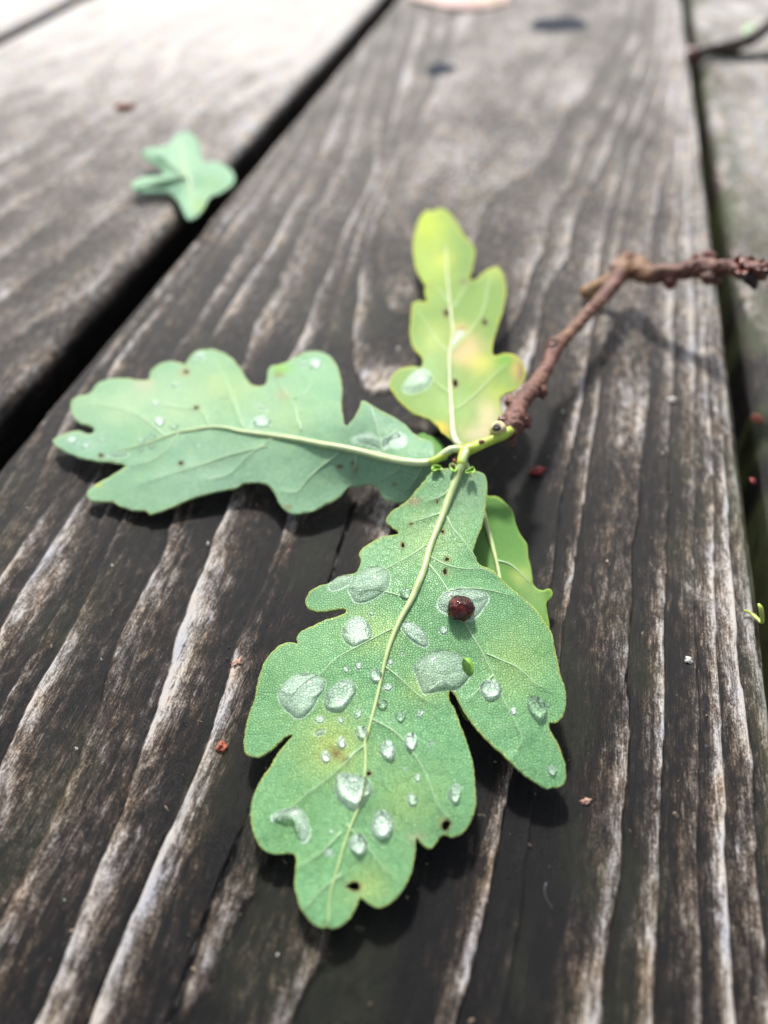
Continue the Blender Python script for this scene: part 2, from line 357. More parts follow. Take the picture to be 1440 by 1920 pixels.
DRY = [((60, 1600), 1.3, .2), ((130, 1480), 1.0, .2), ((200, 1850), 1.0, .2), ((350, 1140), .8, .2), ((290, 1300), .7, .2), ((1340, 1100), 1.0, .15), ((1230, 640), 1.6, .2), ((1120, 540), 1.4, .15), ((560, 600), .8, .25), ((450, 1850), .8, .15), ((30, 1150), 1.4, .15), ((1290, 1800), .9, .15)]
def plank(t0, t1, s_vals, t_step, kind, seed, s_cut=None):
    w_ = t1-t0; rr = .42 if kind != 'centre' else .22; th = 2.8
    tt = np.arange(t0+rr, t1-rr+1e-6, (w_-2*rr)/max(4, round((w_-2*rr)/t_step)))
    arc = np.linspace(0, math.pi/2, 7)[:-1]
    cols = [(t0, -th), (t0, -th*.5), (t0, -rr-.35)]+[(t0+rr-rr*math.cos(a), -rr+rr*math.sin(a)) for a in arc]
    cols += [(t, 0.0) for t in tt]+[(t1-rr+rr*math.cos(a), -rr+rr*math.sin(a)) for a in arc[::-1]]
    cols += [(t1, -rr-.35), (t1, -th*.5), (t1, -th)]
    T = np.array([c[0] for c in cols]); ZZ = np.array([c[1] for c in cols])
    S, TT = np.meshgrid(s_vals, T, indexing='ij'); Zb = np.broadcast_to(ZZ, S.shape).copy()
    wet = np.zeros(S.shape); moss = np.zeros(S.shape)
    if kind == 'centre':
        cs = np.linspace(s_vals[0], s_vals[-1], 260); ct = np.linspace(t0, t1, 150)
        cs = np.concatenate([np.linspace(max(s_vals[0], -2), 56, 330), [s_vals[-1]]]); cs = np.concatenate([[s_vals[0]], cs]) if s_vals[0] < -2 else cs
        gs, gt = np.meshgrid(cs, ct, indexing='ij'); gc = np.clip(gs, .5, 50)
        Gc = RINGS(np.stack([gc*.32, gt], -1))
        fi = np.interp(S[:, 0], cs, np.arange(len(cs))); fj = np.interp(T, ct, np.arange(len(ct)))
        i0 = np.minimum(fi.astype(int), len(cs)-2); j0 = np.minimum(fj.astype(int), len(ct)-2); a = (fi-i0)[:, None]; b = (fj-j0)[None]
        G = Gc[i0][:, j0]*(1-a)*(1-b)+Gc[i0+1][:, j0]*a*(1-b)+Gc[i0][:, j0+1]*(1-a)*b+Gc[i0+1][:, j0+1]*a*b
        G = G+.30*(fbm(S*.55, TT*.9, 5)-.5)+.05*(fbm(S*4, TT*4, 8)-.5)
    elif kind == 'left':
        G = (TT-t0)*.62+1.1*(fbm(S*.09, TT*.16, seed)-.5)*3+.15*(fbm(S*.8, TT*1.5, seed+2)-.5)
    else:
        G = -(TT-t0)*.8+.9*(fbm(S*.08, TT*.2, seed)-.5)*3+.15*(fbm(S*.8, TT*1.5, seed+2)-.5)
    k = np.floor(G); f = G-k
    bw = .6+.4*_T[(k.astype(int)*37+seed) & 255, 11]                 # each ring has its own strength
    vary = .45+.85*sstep(.25, .72, fbm(S*.3, TT*.9+k*3.3, 21+seed))
    rise = (.10+.90*f**1.9)*sstep(0, .06, 1-f)
    rise = np.where(G < 0, .62+.25*sstep(-1.2, 0, G), rise)
    tone = .10+rise*bw*vary*.95
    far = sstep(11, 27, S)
    tone = tone*(1-.5*far)+far*((.31 if kind == 'centre' else .38)+.22*fbm(S*.25, TT*.5, 33+seed))  # far wood paled and evened: wet sheen painted into its tone
    h = .085*rise*bw*(1-.4*far)+.03*(fbm(S*.5, TT*1.2, 41+seed)-.5)+.012*(fbm(S*5, TT*14, 43+seed)-.5)
    gg = G*5.3+1.2*(fbm(S*.5, TT*2, 77+seed)-.5)+.4*fbm(S*5, TT*9, 78); ff = gg-np.floor(gg); fine = ff**2*sstep(0, .15, 1-ff)*(.3+1.1*sstep(.35, .7, fbm(S*.6, TT*3+np.floor(gg)*2.1, 79)))
    tone = tone+.20*(fine-.28)*(1-.6*far); h = h+.011*fine
    crack = np.zeros(S.shape)
    if kind == 'centre':
        for cl, wd in (([(462, 1546), (437, 1596), (400, 1687), (367, 1767), (346, 1833), (317, 1917)], .017), ([(640, 1020), (627, 1066), (612, 1110)], .016), ([(300, 1600), (258, 1692), (225, 1767), (192, 1850), (167, 1912)], .014),
                       ([(660, 959), (650, 990), (640, 1020)], .025)):
            q = smooth(cl, 12); s_, t_ = to_st(W(q[:, 0], q[:, 1])); o_ = np.argsort(s_)
            tl = np.interp(S[:, 0], s_[o_], t_[o_]); ok = (S[:, 0] >= s_.min()-.2) & (S[:, 0] <= s_.max()+.2)
            crack = np.maximum(crack, np.exp(-((TT-tl[:, None]-.03*(fbm(S*6, S*0, 3)-.5))/wd)**2)*ok[:, None])
        for (px, py), r, amt in WET_SHADE:
            s0, t0_ = to_st(W(px, py)); wet = np.maximum(wet, amt*np.exp(-(((S-s0)/(r*1.25))**2+((TT-t0_)/r)**2))*(.6+.8*fbm(S*1.5, TT*2.5, 51)))
        wet = wet*sstep(0, 1, wet*2+.3)
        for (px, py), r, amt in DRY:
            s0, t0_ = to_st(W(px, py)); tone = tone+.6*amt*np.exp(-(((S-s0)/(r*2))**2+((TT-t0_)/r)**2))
        moss = .14*sstep(.55, .75, fbm(S*.5, TT*.9, 61))+.6*sstep(t1-.5, t1, TT)*sstep(.4, .6, fbm(S*.8, TT, 62))
        tone = tone+.22*sstep(t1-1.6, t1-.6, TT)*(1-.3*wet)
        tone = tone-.12*sstep(10, 3, S)
    elif kind == 'left':
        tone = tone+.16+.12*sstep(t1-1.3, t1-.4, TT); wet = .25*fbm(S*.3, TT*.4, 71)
    else:
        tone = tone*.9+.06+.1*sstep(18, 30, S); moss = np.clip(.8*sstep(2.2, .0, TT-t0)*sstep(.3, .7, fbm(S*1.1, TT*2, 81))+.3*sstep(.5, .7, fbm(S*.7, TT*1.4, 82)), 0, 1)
        wet = .75*sstep(21, 13, S)*(.6+.6*fbm(S*.8, TT*1.5, 83))
    tone = tone-.6*crack; h = h-.16*crack
    if kind == 'left': tone = .43+.45*(tone-.36)+.3*(fbm(S*.5, TT*1.1, 37+seed)-.5)+.5*sstep(20, 42, S)  # left plank whitens with distance, sky glare painted into the tone
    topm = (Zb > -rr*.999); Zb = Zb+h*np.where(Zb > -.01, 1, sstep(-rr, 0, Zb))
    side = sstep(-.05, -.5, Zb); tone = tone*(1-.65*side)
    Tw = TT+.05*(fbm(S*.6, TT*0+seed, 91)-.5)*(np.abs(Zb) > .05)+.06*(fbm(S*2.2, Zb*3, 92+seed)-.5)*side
    V = from_st(S, Tw, Zb).reshape(-1, 3); ns, ntc = S.shape
    idx = np.arange(ns*ntc).reshape(ns, ntc)
    q = np.stack([idx[:-1, :-1], idx[:-1, 1:], idx[1:, 1:], idx[1:, :-1]], -1).reshape(-1, 4)
    me = bpy.data.meshes.new("plank"); nF = len(q)
    me.vertices.add(len(V)); me.vertices.foreach_set('co', (V*CM).astype(np.float32).ravel())
    ends = [list(range(0, ntc))[::1], [int(x) for x in idx[-1][::-1]]]
    loops = np.concatenate([q.ravel(), np.array(ends[0]), np.array(ends[1])]); starts = np.concatenate([np.arange(nF)*4, [nF*4, nF*4+ntc]])
    me.loops.add(len(loops)); me.loops.foreach_set('vertex_index', loops.astype(np.int32))
    me.polygons.add(nF+2); me.polygons.foreach_set('loop_start', starts.astype(np.int32))
    sm = np.ones(nF+2, bool); sm[-2:] = False; me.polygons.foreach_set('use_smooth', sm)
    me.update(calc_edges=True); me.materials.append(M_WOOD)
    float_attr(me, 'tone', tone.ravel()); float_attr(me, 'wet', wet.ravel()); float_attr(me, 'moss', moss.ravel())
    set_uv(me, np.stack([S+seed*7.7, TT+(Zb < -.3)*Zb], -1).reshape(-1, 2))
    o = bpy.data.objects.new("plank", me); COL.objects.link(o); o.parent = deck
    return o
s_near = np.concatenate([np.arange(-14, -.5, .5), np.arange(-.5, 18, .05), np.arange(18, 52, .12), np.arange(52, 110, 1.5)])
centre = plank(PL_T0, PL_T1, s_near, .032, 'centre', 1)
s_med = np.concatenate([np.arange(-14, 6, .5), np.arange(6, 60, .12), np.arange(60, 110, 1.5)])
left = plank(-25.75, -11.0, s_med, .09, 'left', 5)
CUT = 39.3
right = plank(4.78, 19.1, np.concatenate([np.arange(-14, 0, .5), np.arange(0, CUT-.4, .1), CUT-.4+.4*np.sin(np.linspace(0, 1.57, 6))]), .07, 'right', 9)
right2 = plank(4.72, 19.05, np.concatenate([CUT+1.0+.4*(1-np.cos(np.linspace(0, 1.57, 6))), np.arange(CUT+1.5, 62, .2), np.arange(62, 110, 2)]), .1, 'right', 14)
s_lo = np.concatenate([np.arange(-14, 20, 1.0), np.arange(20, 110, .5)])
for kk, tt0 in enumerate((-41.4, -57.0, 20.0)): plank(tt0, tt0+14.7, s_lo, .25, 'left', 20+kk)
def rounded_patch(name, cx, cy, rx, ry, mat, parent, z=.03, label=None):
    a = np.linspace(0, 2*math.pi, 29)[:-1]; V = [W(cx, cy, z+.01)]; Fc = []
    for rr_, dz in ((.6, .008), (1.0, -.05)):
        for q in a:
            k = 1+.12*math.sin(2*q+cx)+.07*math.sin(3*q+1); V.append(W(cx+rx*rr_*k*math.cos(q), cy+ry*rr_*k*math.sin(q), z+dz))
    n = len(a)
    for j in range(n): Fc.append((0, 1+j, 1+(j+1) % n)); Fc.append((1+j, 1+n+j, 1+n+(j+1) % n, 1+(j+1) % n))
    o = mesh_obj(name, V, Fc, mat, parent)
    if label: o['label'] = label
    return o
rounded_patch("blotch", 826, 130, 35, 14, M_BLOTCH, centre, .05, "smaller dark bluish knot in the far end of the centre plank")  # ovals of dark bluish colour set on the far wood
rounded_patch("blotch", 1045, 46, 58, 19, M_BLOTCH, centre, .05, "larger dark bluish knot at the far end of the centre plank")

# ------------------------------------------------------------------ leaves
def make_leaf(parent, outline, ctrl, base, mat, spots=(), veins=(), holes=(), grid=4.0, label=None, name='leaf', edge_col=None, wav=.03, und=.03, seed=0, edge_jit=.6, midrib=None, film_shines=(), vr=1.0):
    H0 = TPS(np.array([(a/500, b/500) for a, b, c in ctrl]), np.array([c*(.5+.5*min(c/1.5, 1)) for a, b, c in ctrl]), 1e-3)
    allv = [smooth(v, 12) for v in veins]+([smooth(midrib, 12)] if midrib else [])
    def H(X):
        X = np.atleast_2d(np.asarray(X, float)); z = H0(X/500)
        d = np.full(len(X), 60.)
        for v in allv: d = np.minimum(d, seg_dist(X, v))
        z = z-wav*(1-np.exp(-(d/26)**2))+wav*.5*np.exp(-(d/5)**2)
        z = z+und*(fbm(X[:, 0]/95, X[:, 1]/95, 7+seed, 2)-.5)*2+und*.25*(fbm(X[:, 0]/28, X[:, 1]/28, 17+seed, 2)-.5)*2
        return z
    O = smooth(outline, grid, True)
    nrm = np.roll(O, -1, 0)-np.roll(O, 1, 0); nrm = np.stack([-nrm[:, 1], nrm[:, 0]], -1)/(np.linalg.norm(nrm, axis=1)[:, None]+1e-9)
    ii = np.arange(len(O)); O = O+nrm*((vn(ii*.55, ii*0, seed+2)-.5)*2*edge_jit*1.6)[:, None]
    hl = []
    for h_ in holes:
        if len(h_) == 4 and not isinstance(h_[0], tuple):
            cx, cy, rx, ry = h_; k = 9 if rx > 3 else 6
            hl.append(np.array([(cx+rx*(1+.25*math.sin(3*i+cx))*math.cos(2*math.pi*i/k), cy+ry*(1+.25*math.cos(2*i+cy))*math.sin(2*math.pi*i/k)) for i in range(k)]))
        else: hl.append(smooth(h_, 3, True))
    x0, y0 = O.min(0); x1, y1 = O.max(0)
    gx, gy = np.meshgrid(np.arange(x0, x1, grid), np.arange(y0, y1, grid*.87)); gx = gx+(np.arange(gx.shape[0]) % 2)[:, None]*grid*.5
    X = np.stack([gx.ravel(), gy.ravel()], -1)+np.random.RandomState(seed).uniform(-.2, .2, (gx.size, 2))*grid
    X = X[inside(X, O)]
    dO = np.sqrt(np.min(((X[:, None, :]-O[None, :, :])**2).sum(-1), axis=1)) if len(X)*len(O) < 3e7 else seg_dist(X, np.vstack([O, O[:1]]))
    X = X[dO > grid*.55]
    for h_ in hl:
        X = X[~inside(X, h_)]; X = X[seg_dist(X, np.vstack([h_, h_[:1]])) > grid*.3]
    pts = np.vstack([O]+hl+[X]); E = []; o_ = 0
    for L_ in [O]+hl:
        n = len(L_); E += [(o_+i, o_+(i+1) % n) for i in range(n)]; o_ += n
    vo, _, fo, *_r = geometry.delaunay_2d_cdt([Vector(p) for p in pts], E, [], 0, 1e-4)
    P = np.array([tuple(v) for v in vo]); Fc = np.array([f for f in fo if len(f) == 3])
    cen = P[Fc].mean(1); keep = inside(cen, O)
    for h_ in hl: keep &= ~inside(cen, h_)
    Fc = Fc[keep]
    a, b, c = P[Fc[:, 0]], P[Fc[:, 1]], P[Fc[:, 2]]
    flip = ((b-a)[:, 0]*(c-a)[:, 1]-(b-a)[:, 1]*(c-a)[:, 0]) > 0   # pixel y runs down
    Fc[flip] = Fc[flip][:, ::-1]
    used = np.unique(Fc); rm = -np.ones(len(P), int); rm[used] = np.arange(len(used)); P = P[used]; Fc = rm[Fc]
    V = W(P[:, 0], P[:, 1], H(P))
    o = mesh_obj(name, V, Fc, mat, parent)
    me = o.data
    d = seg_dist(P, np.vstack([O, O[:1]]))
    colr = np.tile(np.array(base, float), (len(P), 1))
    for cx, cy, rx, ry, cc, amt in spots:
        m_ = amt*np.exp(-(((P[:, 0]-cx)/rx)**2+((P[:, 1]-cy)/ry)**2)*(.6+.8*fbm(P[:, 0]/14, P[:, 1]/14, 5)))[:, None]
        colr = colr*(1-m_)+np.array(cc)*m_
    if edge_col is not None:
        m_ = (np.exp(-(d/2.6)**2)*(.35+.9*vn(P[:, 0]/22, P[:, 1]/22, 4)))[:, None]; m_ = np.clip(m_, 0, 1); colr = colr*(1-m_)+np.array(edge_col)*m_
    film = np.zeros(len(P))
    for poly, amt in film_shines:
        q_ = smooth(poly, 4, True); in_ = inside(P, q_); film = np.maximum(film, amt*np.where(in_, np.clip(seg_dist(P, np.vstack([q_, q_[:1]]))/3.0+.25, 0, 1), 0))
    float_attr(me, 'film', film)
    o.cycles.is_caustics_receiver = True
    for h_ in hl:
        m_ = (.75*np.exp(-(seg_dist(P, np.vstack([h_, h_[:1]]))/3)**2))[:, None]; colr = colr*(1-m_)+np.array((.22, .15, .06))*m_
    color_attr(me, 'pigment', colr); set_uv(me, V[:, :2], 'blade')
    sol = o.modifiers.new("thickness", 'SOLIDIFY'); sol.thickness = .03*CM; sol.offset = -1
    if label: o['label'] = label
    for i, v in enumerate(veins):
        q = smooth(v, 9); z = H(q); rpx = np.linspace(2.5, .9, len(q))*vr
        r = rpx*depth(q[:, 0], q[:, 1], z)/F_PX
        tube('vein', W(q[:, 0], q[:, 1], z+r*.1), r, M_VEIN if mat != M_LEAF_C else M_VEIN_C, o, 8, flatten=.6)
    return o, H

# ------------------------------------------------------------------ where the raindrops sit: outline, height (cm), label, silvery film with painted brightness
def ell(cx, cy, rx, ry, rot=0, lens=0.0):
    out = []; rot = math.radians(rot)
    for i in range(12):
        a = 2*math.pi*i/12; k = 1+.05*math.sin(3*a+cx)+.04*math.cos(2*a+cy)+lens*math.cos(2*a)**2*math.cos(a)**4
        x, y = rx*k*math.cos(a), ry*k*math.sin(a); out.append((cx+x*math.cos(rot)-y*math.sin(rot), cy+x*math.sin(rot)+y*math.cos(rot)))
    return out
FT = M_FILM_SHINE_THIN; FC_ = M_FILM_SHINE_CLEAR
DA = [
 (R5([(290, 700), (275, 672), (300, 612), (365, 560), (430, 545), (480, 570), (497, 620), (480, 670), (430, 710), (360, 740), (310, 738)]), .10, "wide clear raindrop on the upper left lobe of the nearest leaf, left of the midrib", FT),
 (R5([(172, 662), (195, 620), (250, 593), (300, 592), (305, 610), (285, 645), (240, 670), (195, 682)]), .035, "thin water film on the small upper left lobe of the nearest leaf", FT),
 (ell(761, 1114, 13, 12), .085, "round raindrop touching the left side of the midrib above the dark red gall's level", FC_),
 (ell(697, 1151, 6, 6), .04, "tiny raindrop just below the wide drop on the upper left lobe", FT),
 (R5([(243, 892), (262, 845), (298, 808), (350, 806), (390, 845), (402, 890), (396, 920), (340, 950), (300, 963), (265, 938)]), .14, "big round domed raindrop left of the midrib with leaf net showing through", M_FILM_SHINE),
 (R5([(545, 852), (565, 828), (620, 840), (670, 878), (692, 925), (685, 965), (650, 962), (600, 932), (560, 890)]), .075, "elongated raindrop slanting away right of the midrib below the small round drop", M_FILM_SHINE),
 (ell(831.6, 1183, 9.5, 8.5), .055, "small round raindrop below the dark red gall", M_FILM_SHINE),
 (R5([(728, 765), (740, 710), (785, 668), (850, 655), (930, 664), (985, 685), (1002, 718), (970, 772), (930, 818), (885, 836), (830, 820), (780, 800)]), .07, "broad flat raindrop surrounding the dark red gall", M_FILM_SHINE),
 (ell(755, 1226, 5.5, 5), .03, "tiny raindrop right of the midrib, below the elongated drop", FT),
 (ell(732, 1242, 7, 6.5), .045, "small raindrop tucked right of the midrib, near the middle of the leaf", M_FILM_SHINE),
 (ell(672.5, 1249, 8, 9, 20), .05, "small oval raindrop, right one of the pair above the tilted lens drop", M_FILM_SHINE),
 (ell(649, 1256, 6.5, 7.5), .05, "small raindrop, left one of the pair above the tilted lens drop", FT),
 (R6([(303, 585), (318, 530), (378, 468), (450, 428), (560, 425), (640, 468), (645, 540), (602, 600), (560, 680), (500, 740), (440, 757), (380, 712), (330, 662)]), .13, "largest pale raindrop on the left lobe of the nearest leaf", M_FILM_SHINE),
 (R6([(632, 652), (643, 580), (690, 520), (760, 475), (832, 468), (862, 510), (869, 550), (832, 620), (772, 690), (710, 707), (652, 690)]), .15, "tilted lens-shaped raindrop with a dark upper rim right of the largest pale drop", FT),
 (R6([(562, 765), (580, 735), (615, 728), (652, 745), (640, 770), (610, 785), (580, 782)]), .05, "small pointed raindrop below the lens-shaped drop, left one of two", M_FILM_SHINE),
 (ell(639, 1350.6, 7.5, 6.5), .05, "small round raindrop below the lens-shaped drop, right one of two", M_FILM_SHINE),
 (R6([(845, 750), (850, 710), (880, 678), (905, 690), (905, 725), (880, 752), (858, 758)]), .06, "narrow upright raindrop between the lens-shaped drop and the midrib", FT),
 (ell(705.2, 1268, 13.5, 14), .10, "round glossy raindrop pressed against the left side of the midrib, mid-leaf", FT),
 (ell(727, 1289, 10, 8), .05, "oval raindrop right of the midrib just below the round glossy one", M_FILM_SHINE),
 (ell(717, 1321, 11, 10.5), .09, "clear round raindrop touching the right side of the midrib, mid-leaf", FC_),
 (R6([(1132, 735), (1150, 705), (1200, 700), (1217, 735), (1200, 765), (1172, 783), (1150, 765)]), .085, "clear raindrop a little right of the midrib, level with the small drops left of it", FC_),
 (R6([(1288, 745), (1295, 710), (1325, 680), (1348, 695), (1335, 725), (1305, 748)]), .055, "slim tilted raindrop right of the clear drop, below the broad flat drop", M_FILM_SHINE),
 (ell(730, 1352, 4.5, 4.5), .02, "faint tiny raindrop between the midrib and the clear drop", FT),
 (ell(679, 1374, 13, 14), .10, "round raindrop on the left side of the midrib above the yellow patch", FT),
 (ell(727, 1407, 15, 19, -15), .13, "plump oval raindrop right of the midrib, left one of two plump ones", M_FILM_SHINE),
 (ell(770, 1391.5, 13.5, 17, 10), .12, "plump pale raindrop right of the midrib, right one of two", M_FILM_SHINE),
 (R6([(1360, 935), (1370, 912), (1400, 910), (1425, 918), (1405, 940), (1380, 948)]), .03, "thin sliver of water on the right half of the nearest leaf beside plump drops", FT),
 (ell(640.6, 1393, 10, 12), .08, "raindrop on the yellow patch left of the midrib, upper one of two", M_FILM_SHINE),
 (ell(611, 1419.7, 10, 12.5), .08, "raindrop on the brown-spotted yellow patch, lower left one of two", M_FILM_SHINE),
 (ell(759, 1441.5, 5, 5), .03, "tiny raindrop under the two plump drops", M_FILM_SHINE),
 (ell(600, 1374, 14, 7, -25), .03, "thin streak of water below the small pointed drop", FT),
 (R7([(135, 410), (190, 335), (300, 275), (420, 280), (520, 330), (590, 400), (585, 455), (530, 535), (465, 582), (400, 580), (300, 600), (220, 615), (185, 560), (155, 480)]), .11, "widest raindrop of the leaf, spread above the deep notch between the right lobes", FT),
 (R7([(640, 590), (640, 530), (700, 503), (770, 510), (803, 550), (800, 610), (755, 645), (700, 655), (660, 635)]), .12, "round raindrop on the vein of the right lobe", M_FILM_SHINE),
 (ell(962, 1334.5, 7, 7.5), .06, "small raindrop on the vein below the round drop of the right lobe", M_FILM_SHINE),
 (R7([(990, 680), (995, 625), (1050, 628), (1115, 665), (1145, 720), (1140, 790), (1100, 822), (1055, 805), (1010, 755), (990, 710)]), .15, "clear glassy raindrop with a dark rim near the outer edge of the right lobe", FC_),
 (ell(1026.7, 1322, 4.5, 6), .04, "tiny clear raindrop at the right of the glassy dark-rimmed one", FC_),
 (ell(1034.5, 1444.5, 9.5, 10.5), .08, "raindrop near the tip of the lower right lobe", FT),
 (ell(906, 1237, 3.5, 3.5), .03, "tiny raindrop on the right lobe's vein beside the green fragment", M_FILM_SHINE),
 (ell(936, 1363, 3, 2.5), .02, "pinhead raindrop below the vein of the right lobe", M_FILM_SHINE),
 (R8([(565, 175), (600, 145), (680, 160), (740, 172), (765, 210), (776, 250), (740, 310), (690, 358), (640, 350), (595, 312), (568, 272), (560, 222)]), .17, "big domed raindrop astride the midrib of the lower lobe below the yellow patch", M_FILM_SHINE),
 (ell(716.7, 1547, 22, 28, -5), .16, "large milky oval raindrop right of the midrib on the lower lobe", M_FILM_SHINE),
 (ell(672, 1582.7, 18, 20, 15), .14, "smaller milky raindrop left of the large milky oval one", M_FILM_SHINE),
 (ell(621, 1560, 5.2, 5), .04, "tiny white raindrop left of the milky drops", M_FILM_SHINE),
 (ell(616.7, 1599, 11, 8, 20), .04, "flat pale raindrop on the lower left lobe below the tiny white one", M_FILM_SHINE),
 (ell(773, 1500, 11, 14, -15), .07, "dim raindrop on the right half of the lower lobe beside the forked vein", FT),
 (ell(853, 1488, 12, 21, 15), .11, "upright raindrop close to the right margin of the lower lobe", FT),
 (ell(782.7, 1459, 7, 9), .05, "small raindrop on the forked vein of the lower lobe", FT),
 (R8([(200, 400), (225, 368), (300, 343), (350, 340), (392, 362), (418, 430), (432, 490), (415, 530), (385, 550), (360, 520), (362, 465), (340, 415), (300, 392), (250, 400), (218, 430)]), .06, "curved crescent of water near the left margin of the lower lobe", M_FILM_SHINE),
]
DB = [
 (ell(137, 825.6, 12, 6.5), .07, "raindrop at the far left tip of the left leaf", M_FILM_SHINE), (ell(162.5, 836, 9, 6), .055, "raindrop just right of the one at the left leaf's tip", M_FILM_SHINE),
 (ell(191, 828.5, 7, 5), .04, "faint raindrop, third in the row from the left leaf's tip", FT), (ell(300, 791.5, 11, 9), .09, "round raindrop above the glittering cluster on the left leaf, left one of two", M_FILM_SHINE),
 (ell(327, 801, 9, 6.5), .07, "bright raindrop above the glittering cluster on the left leaf, right one of two", FC_), (ell(291.5, 758.5, 8, 8), .05, "faint raindrop on the upper lobe of the left leaf", M_FILM_SHINE),
 (ell(374.6, 668, 12, 8), .05, "raindrop on the topmost left lobe of the left leaf", M_FILM_SHINE), (ell(421, 745, 4.5, 4), .05, "tiny bright raindrop on the yellow patch of the left leaf", FC_),
 (ell(484, 763, 5, 4), .04, "tiny raindrop above the milky oval drop of the left leaf, left one of two", M_FILM_SHINE), (ell(495, 766, 6, 4), .04, "tiny raindrop above the milky oval drop of the left leaf, right one of two", M_FILM_SHINE),
 (ell(491, 792, 18, 12), .10, "milky oval raindrop above the midrib of the left leaf", M_FILM_SHINE), (ell(266, 828, 9, 7, 30), .06, "glittering raindrop of the cluster on the left leaf, upper left one", FC_),
 (ell(284, 822, 10, 5, -10), .06, "glittering raindrop of the cluster on the left leaf, upper right one", FC_), (ell(264, 843, 6, 5), .05, "glittering raindrop of the cluster on the left leaf, bottom one", FC_), (ell(285, 838, 8, 5, -10), .05, "glittering raindrop of the cluster on the left leaf, lower right one", FC_),
 (ell(222, 853, 24, 6, -5), .035, "long thin streak of water near the lower margin of the left leaf's tip lobe", FT), (ell(372.5, 835, 3.2, 3), .035, "pinhead raindrop below the midrib of the left leaf", M_FILM_SHINE), (ell(330, 723, 9, 7), .04, "dim raindrop under the brown-edged notch on top of the left leaf", FT),
 (ell(591, 684.7, 12, 10.5, -30), .10, "bright raindrop on the rounded lobe of the left leaf nearest the stalk", M_FILM_SHINE), (ell(569.7, 682.5, 6, 6), .04, "small faint raindrop left of the bright one on the rounded lobe", FT),
 (R2([(660, 660), (665, 640), (720, 620), (780, 610), (840, 640), (900, 620), (960, 610), (1000, 640), (995, 690), (940, 712), (900, 705), (850, 735), (800, 712), (730, 690), (680, 682)]), .03, "broad thin film of water beside the midrib where the left leaf nears the stalk", FT)]
DC = [
(R3([(203, 1375), (225, 1325), (265, 1280), (320, 1240), (370, 1232), (415, 1262), (430, 1305), (395, 1370), (340, 1400), (275, 1418), (225, 1408)]), .11, "pale raindrop on the lower left lobe of the yellow-green leaf", M_FILM_SHINE),
(R3([(555, 1062), (580, 1010), (600, 965), (640, 955), (665, 960), (660, 990), (620, 1025), (585, 1068)]), .06, "raindrop sliding along the midrib of the yellow-green leaf", M_FILM_SHINE),
(ell(847, 768, 3.5, 6), .05, "tiny white raindrop at the base of the yellow-green leaf's midrib", M_FILM_SHINE)]
FILM_SHINES = lambda D: [(d[0], d[3]) for d in D]
sprig = tag(empty("oak_sprig", tuple(W(960, 790, 0))), "fallen oak sprig with lobed green leaves and a knobbly brown twig on the centre plank", "oak sprig")
SP = Vector(sprig.location)
A_OUT = R5([(790, 48), (850, 62), (880, 66), (925, 62), (960, 72), (982, 95), (988, 150), (985, 210), (975, 270), (962, 340), (940, 400), (925, 440), (918, 475), (935, 520), (960, 545), (1000, 560), (1040, 590), (1100, 650), (1160, 700), (1230, 760), (1280, 830), (1320, 900), (1335, 980)])+\
 R7([(1225, 380), (1245, 460), (1270, 530), (1282, 590), (1284, 680), (1270, 750), (1245, 795), (1210, 820), (1160, 826), (1165, 870), (1190, 920), (1225, 980), (1255, 1060), (1280, 1140), (1285, 1220), (1278, 1270), (1250, 1300), (1210, 1308), (1180, 1308), (1155, 1322), (1120, 1310), (1060, 1275), (980, 1220), (900, 1150), (820, 1070), (740, 1000), (660, 920), (590, 840), (540, 770), (500, 700), (470, 640), (445, 600), (415, 580), (405, 610), (412, 660), (440, 700), (470, 770), (500, 850), (530, 930), (560, 1020), (585, 1120), (600, 1220)])+\
 R8([(1352, 220), (1358, 290), (1350, 360), (1325, 430), (1290, 480), (1250, 505), (1215, 512), (1175, 498), (1150, 520), (1110, 572), (1075, 565), (1045, 540), (1022, 515), (1018, 580), (1005, 660), (990, 720), (960, 780), (920, 840), (870, 885), (820, 908), (780, 900), (740, 875), (705, 850), (695, 880), (670, 930), (640, 975), (600, 1010), (550, 1025), (520, 1018), (480, 1020), (430, 990), (390, 940), (365, 900), (350, 840), (338, 780), (340, 700), (348, 640), (335, 605), (300, 600), (250, 605), (200, 600), (150, 570), (115, 510), (95, 440), (88, 370), (100, 300), (125, 230), (165, 160), (215, 90)])+\
 R6([(270, 1045), (340, 950), (390, 895), (412, 864), (370, 872), (320, 915), (260, 970), (200, 1010), (150, 1025), (110, 1015), (75, 990), (65, 940), (70, 860), (85, 770), (110, 690), (140, 620), (160, 500), (185, 420), (210, 350), (250, 290), (300, 240), (350, 212), (410, 205), (445, 215), (438, 190), (445, 160), (480, 125), (540, 95)])+\
 R5([(130, 835), (180, 815), (220, 806), (265, 785), (262, 766), (210, 770), (150, 780), (100, 775), (65, 750), (65, 710), (90, 670), (140, 645), (180, 635), (230, 600), (280, 590), (310, 585), (335, 555), (345, 520), (335, 490), (350, 460), (400, 425), (450, 400), (500, 388), (530, 384), (530, 370), (500, 350), (478, 330), (475, 305), (500, 268), (560, 230), (610, 180), (660, 120), (710, 65)])
A_RIB = R5([(865, 0), (850, 50), (800, 180), (760, 290), (715, 400), (690, 470), (670, 550), (635, 640), (600, 720), (560, 790), (530, 850), (490, 950), (465, 1040)])+R6([(1050, 420), (1020, 560), (990, 680), (965, 780), (945, 860), (925, 910), (930, 1000)])+R8([(735, 110), (728, 190), (700, 330), (660, 430), (620, 540), (580, 680), (545, 800), (530, 900), (528, 1000)])
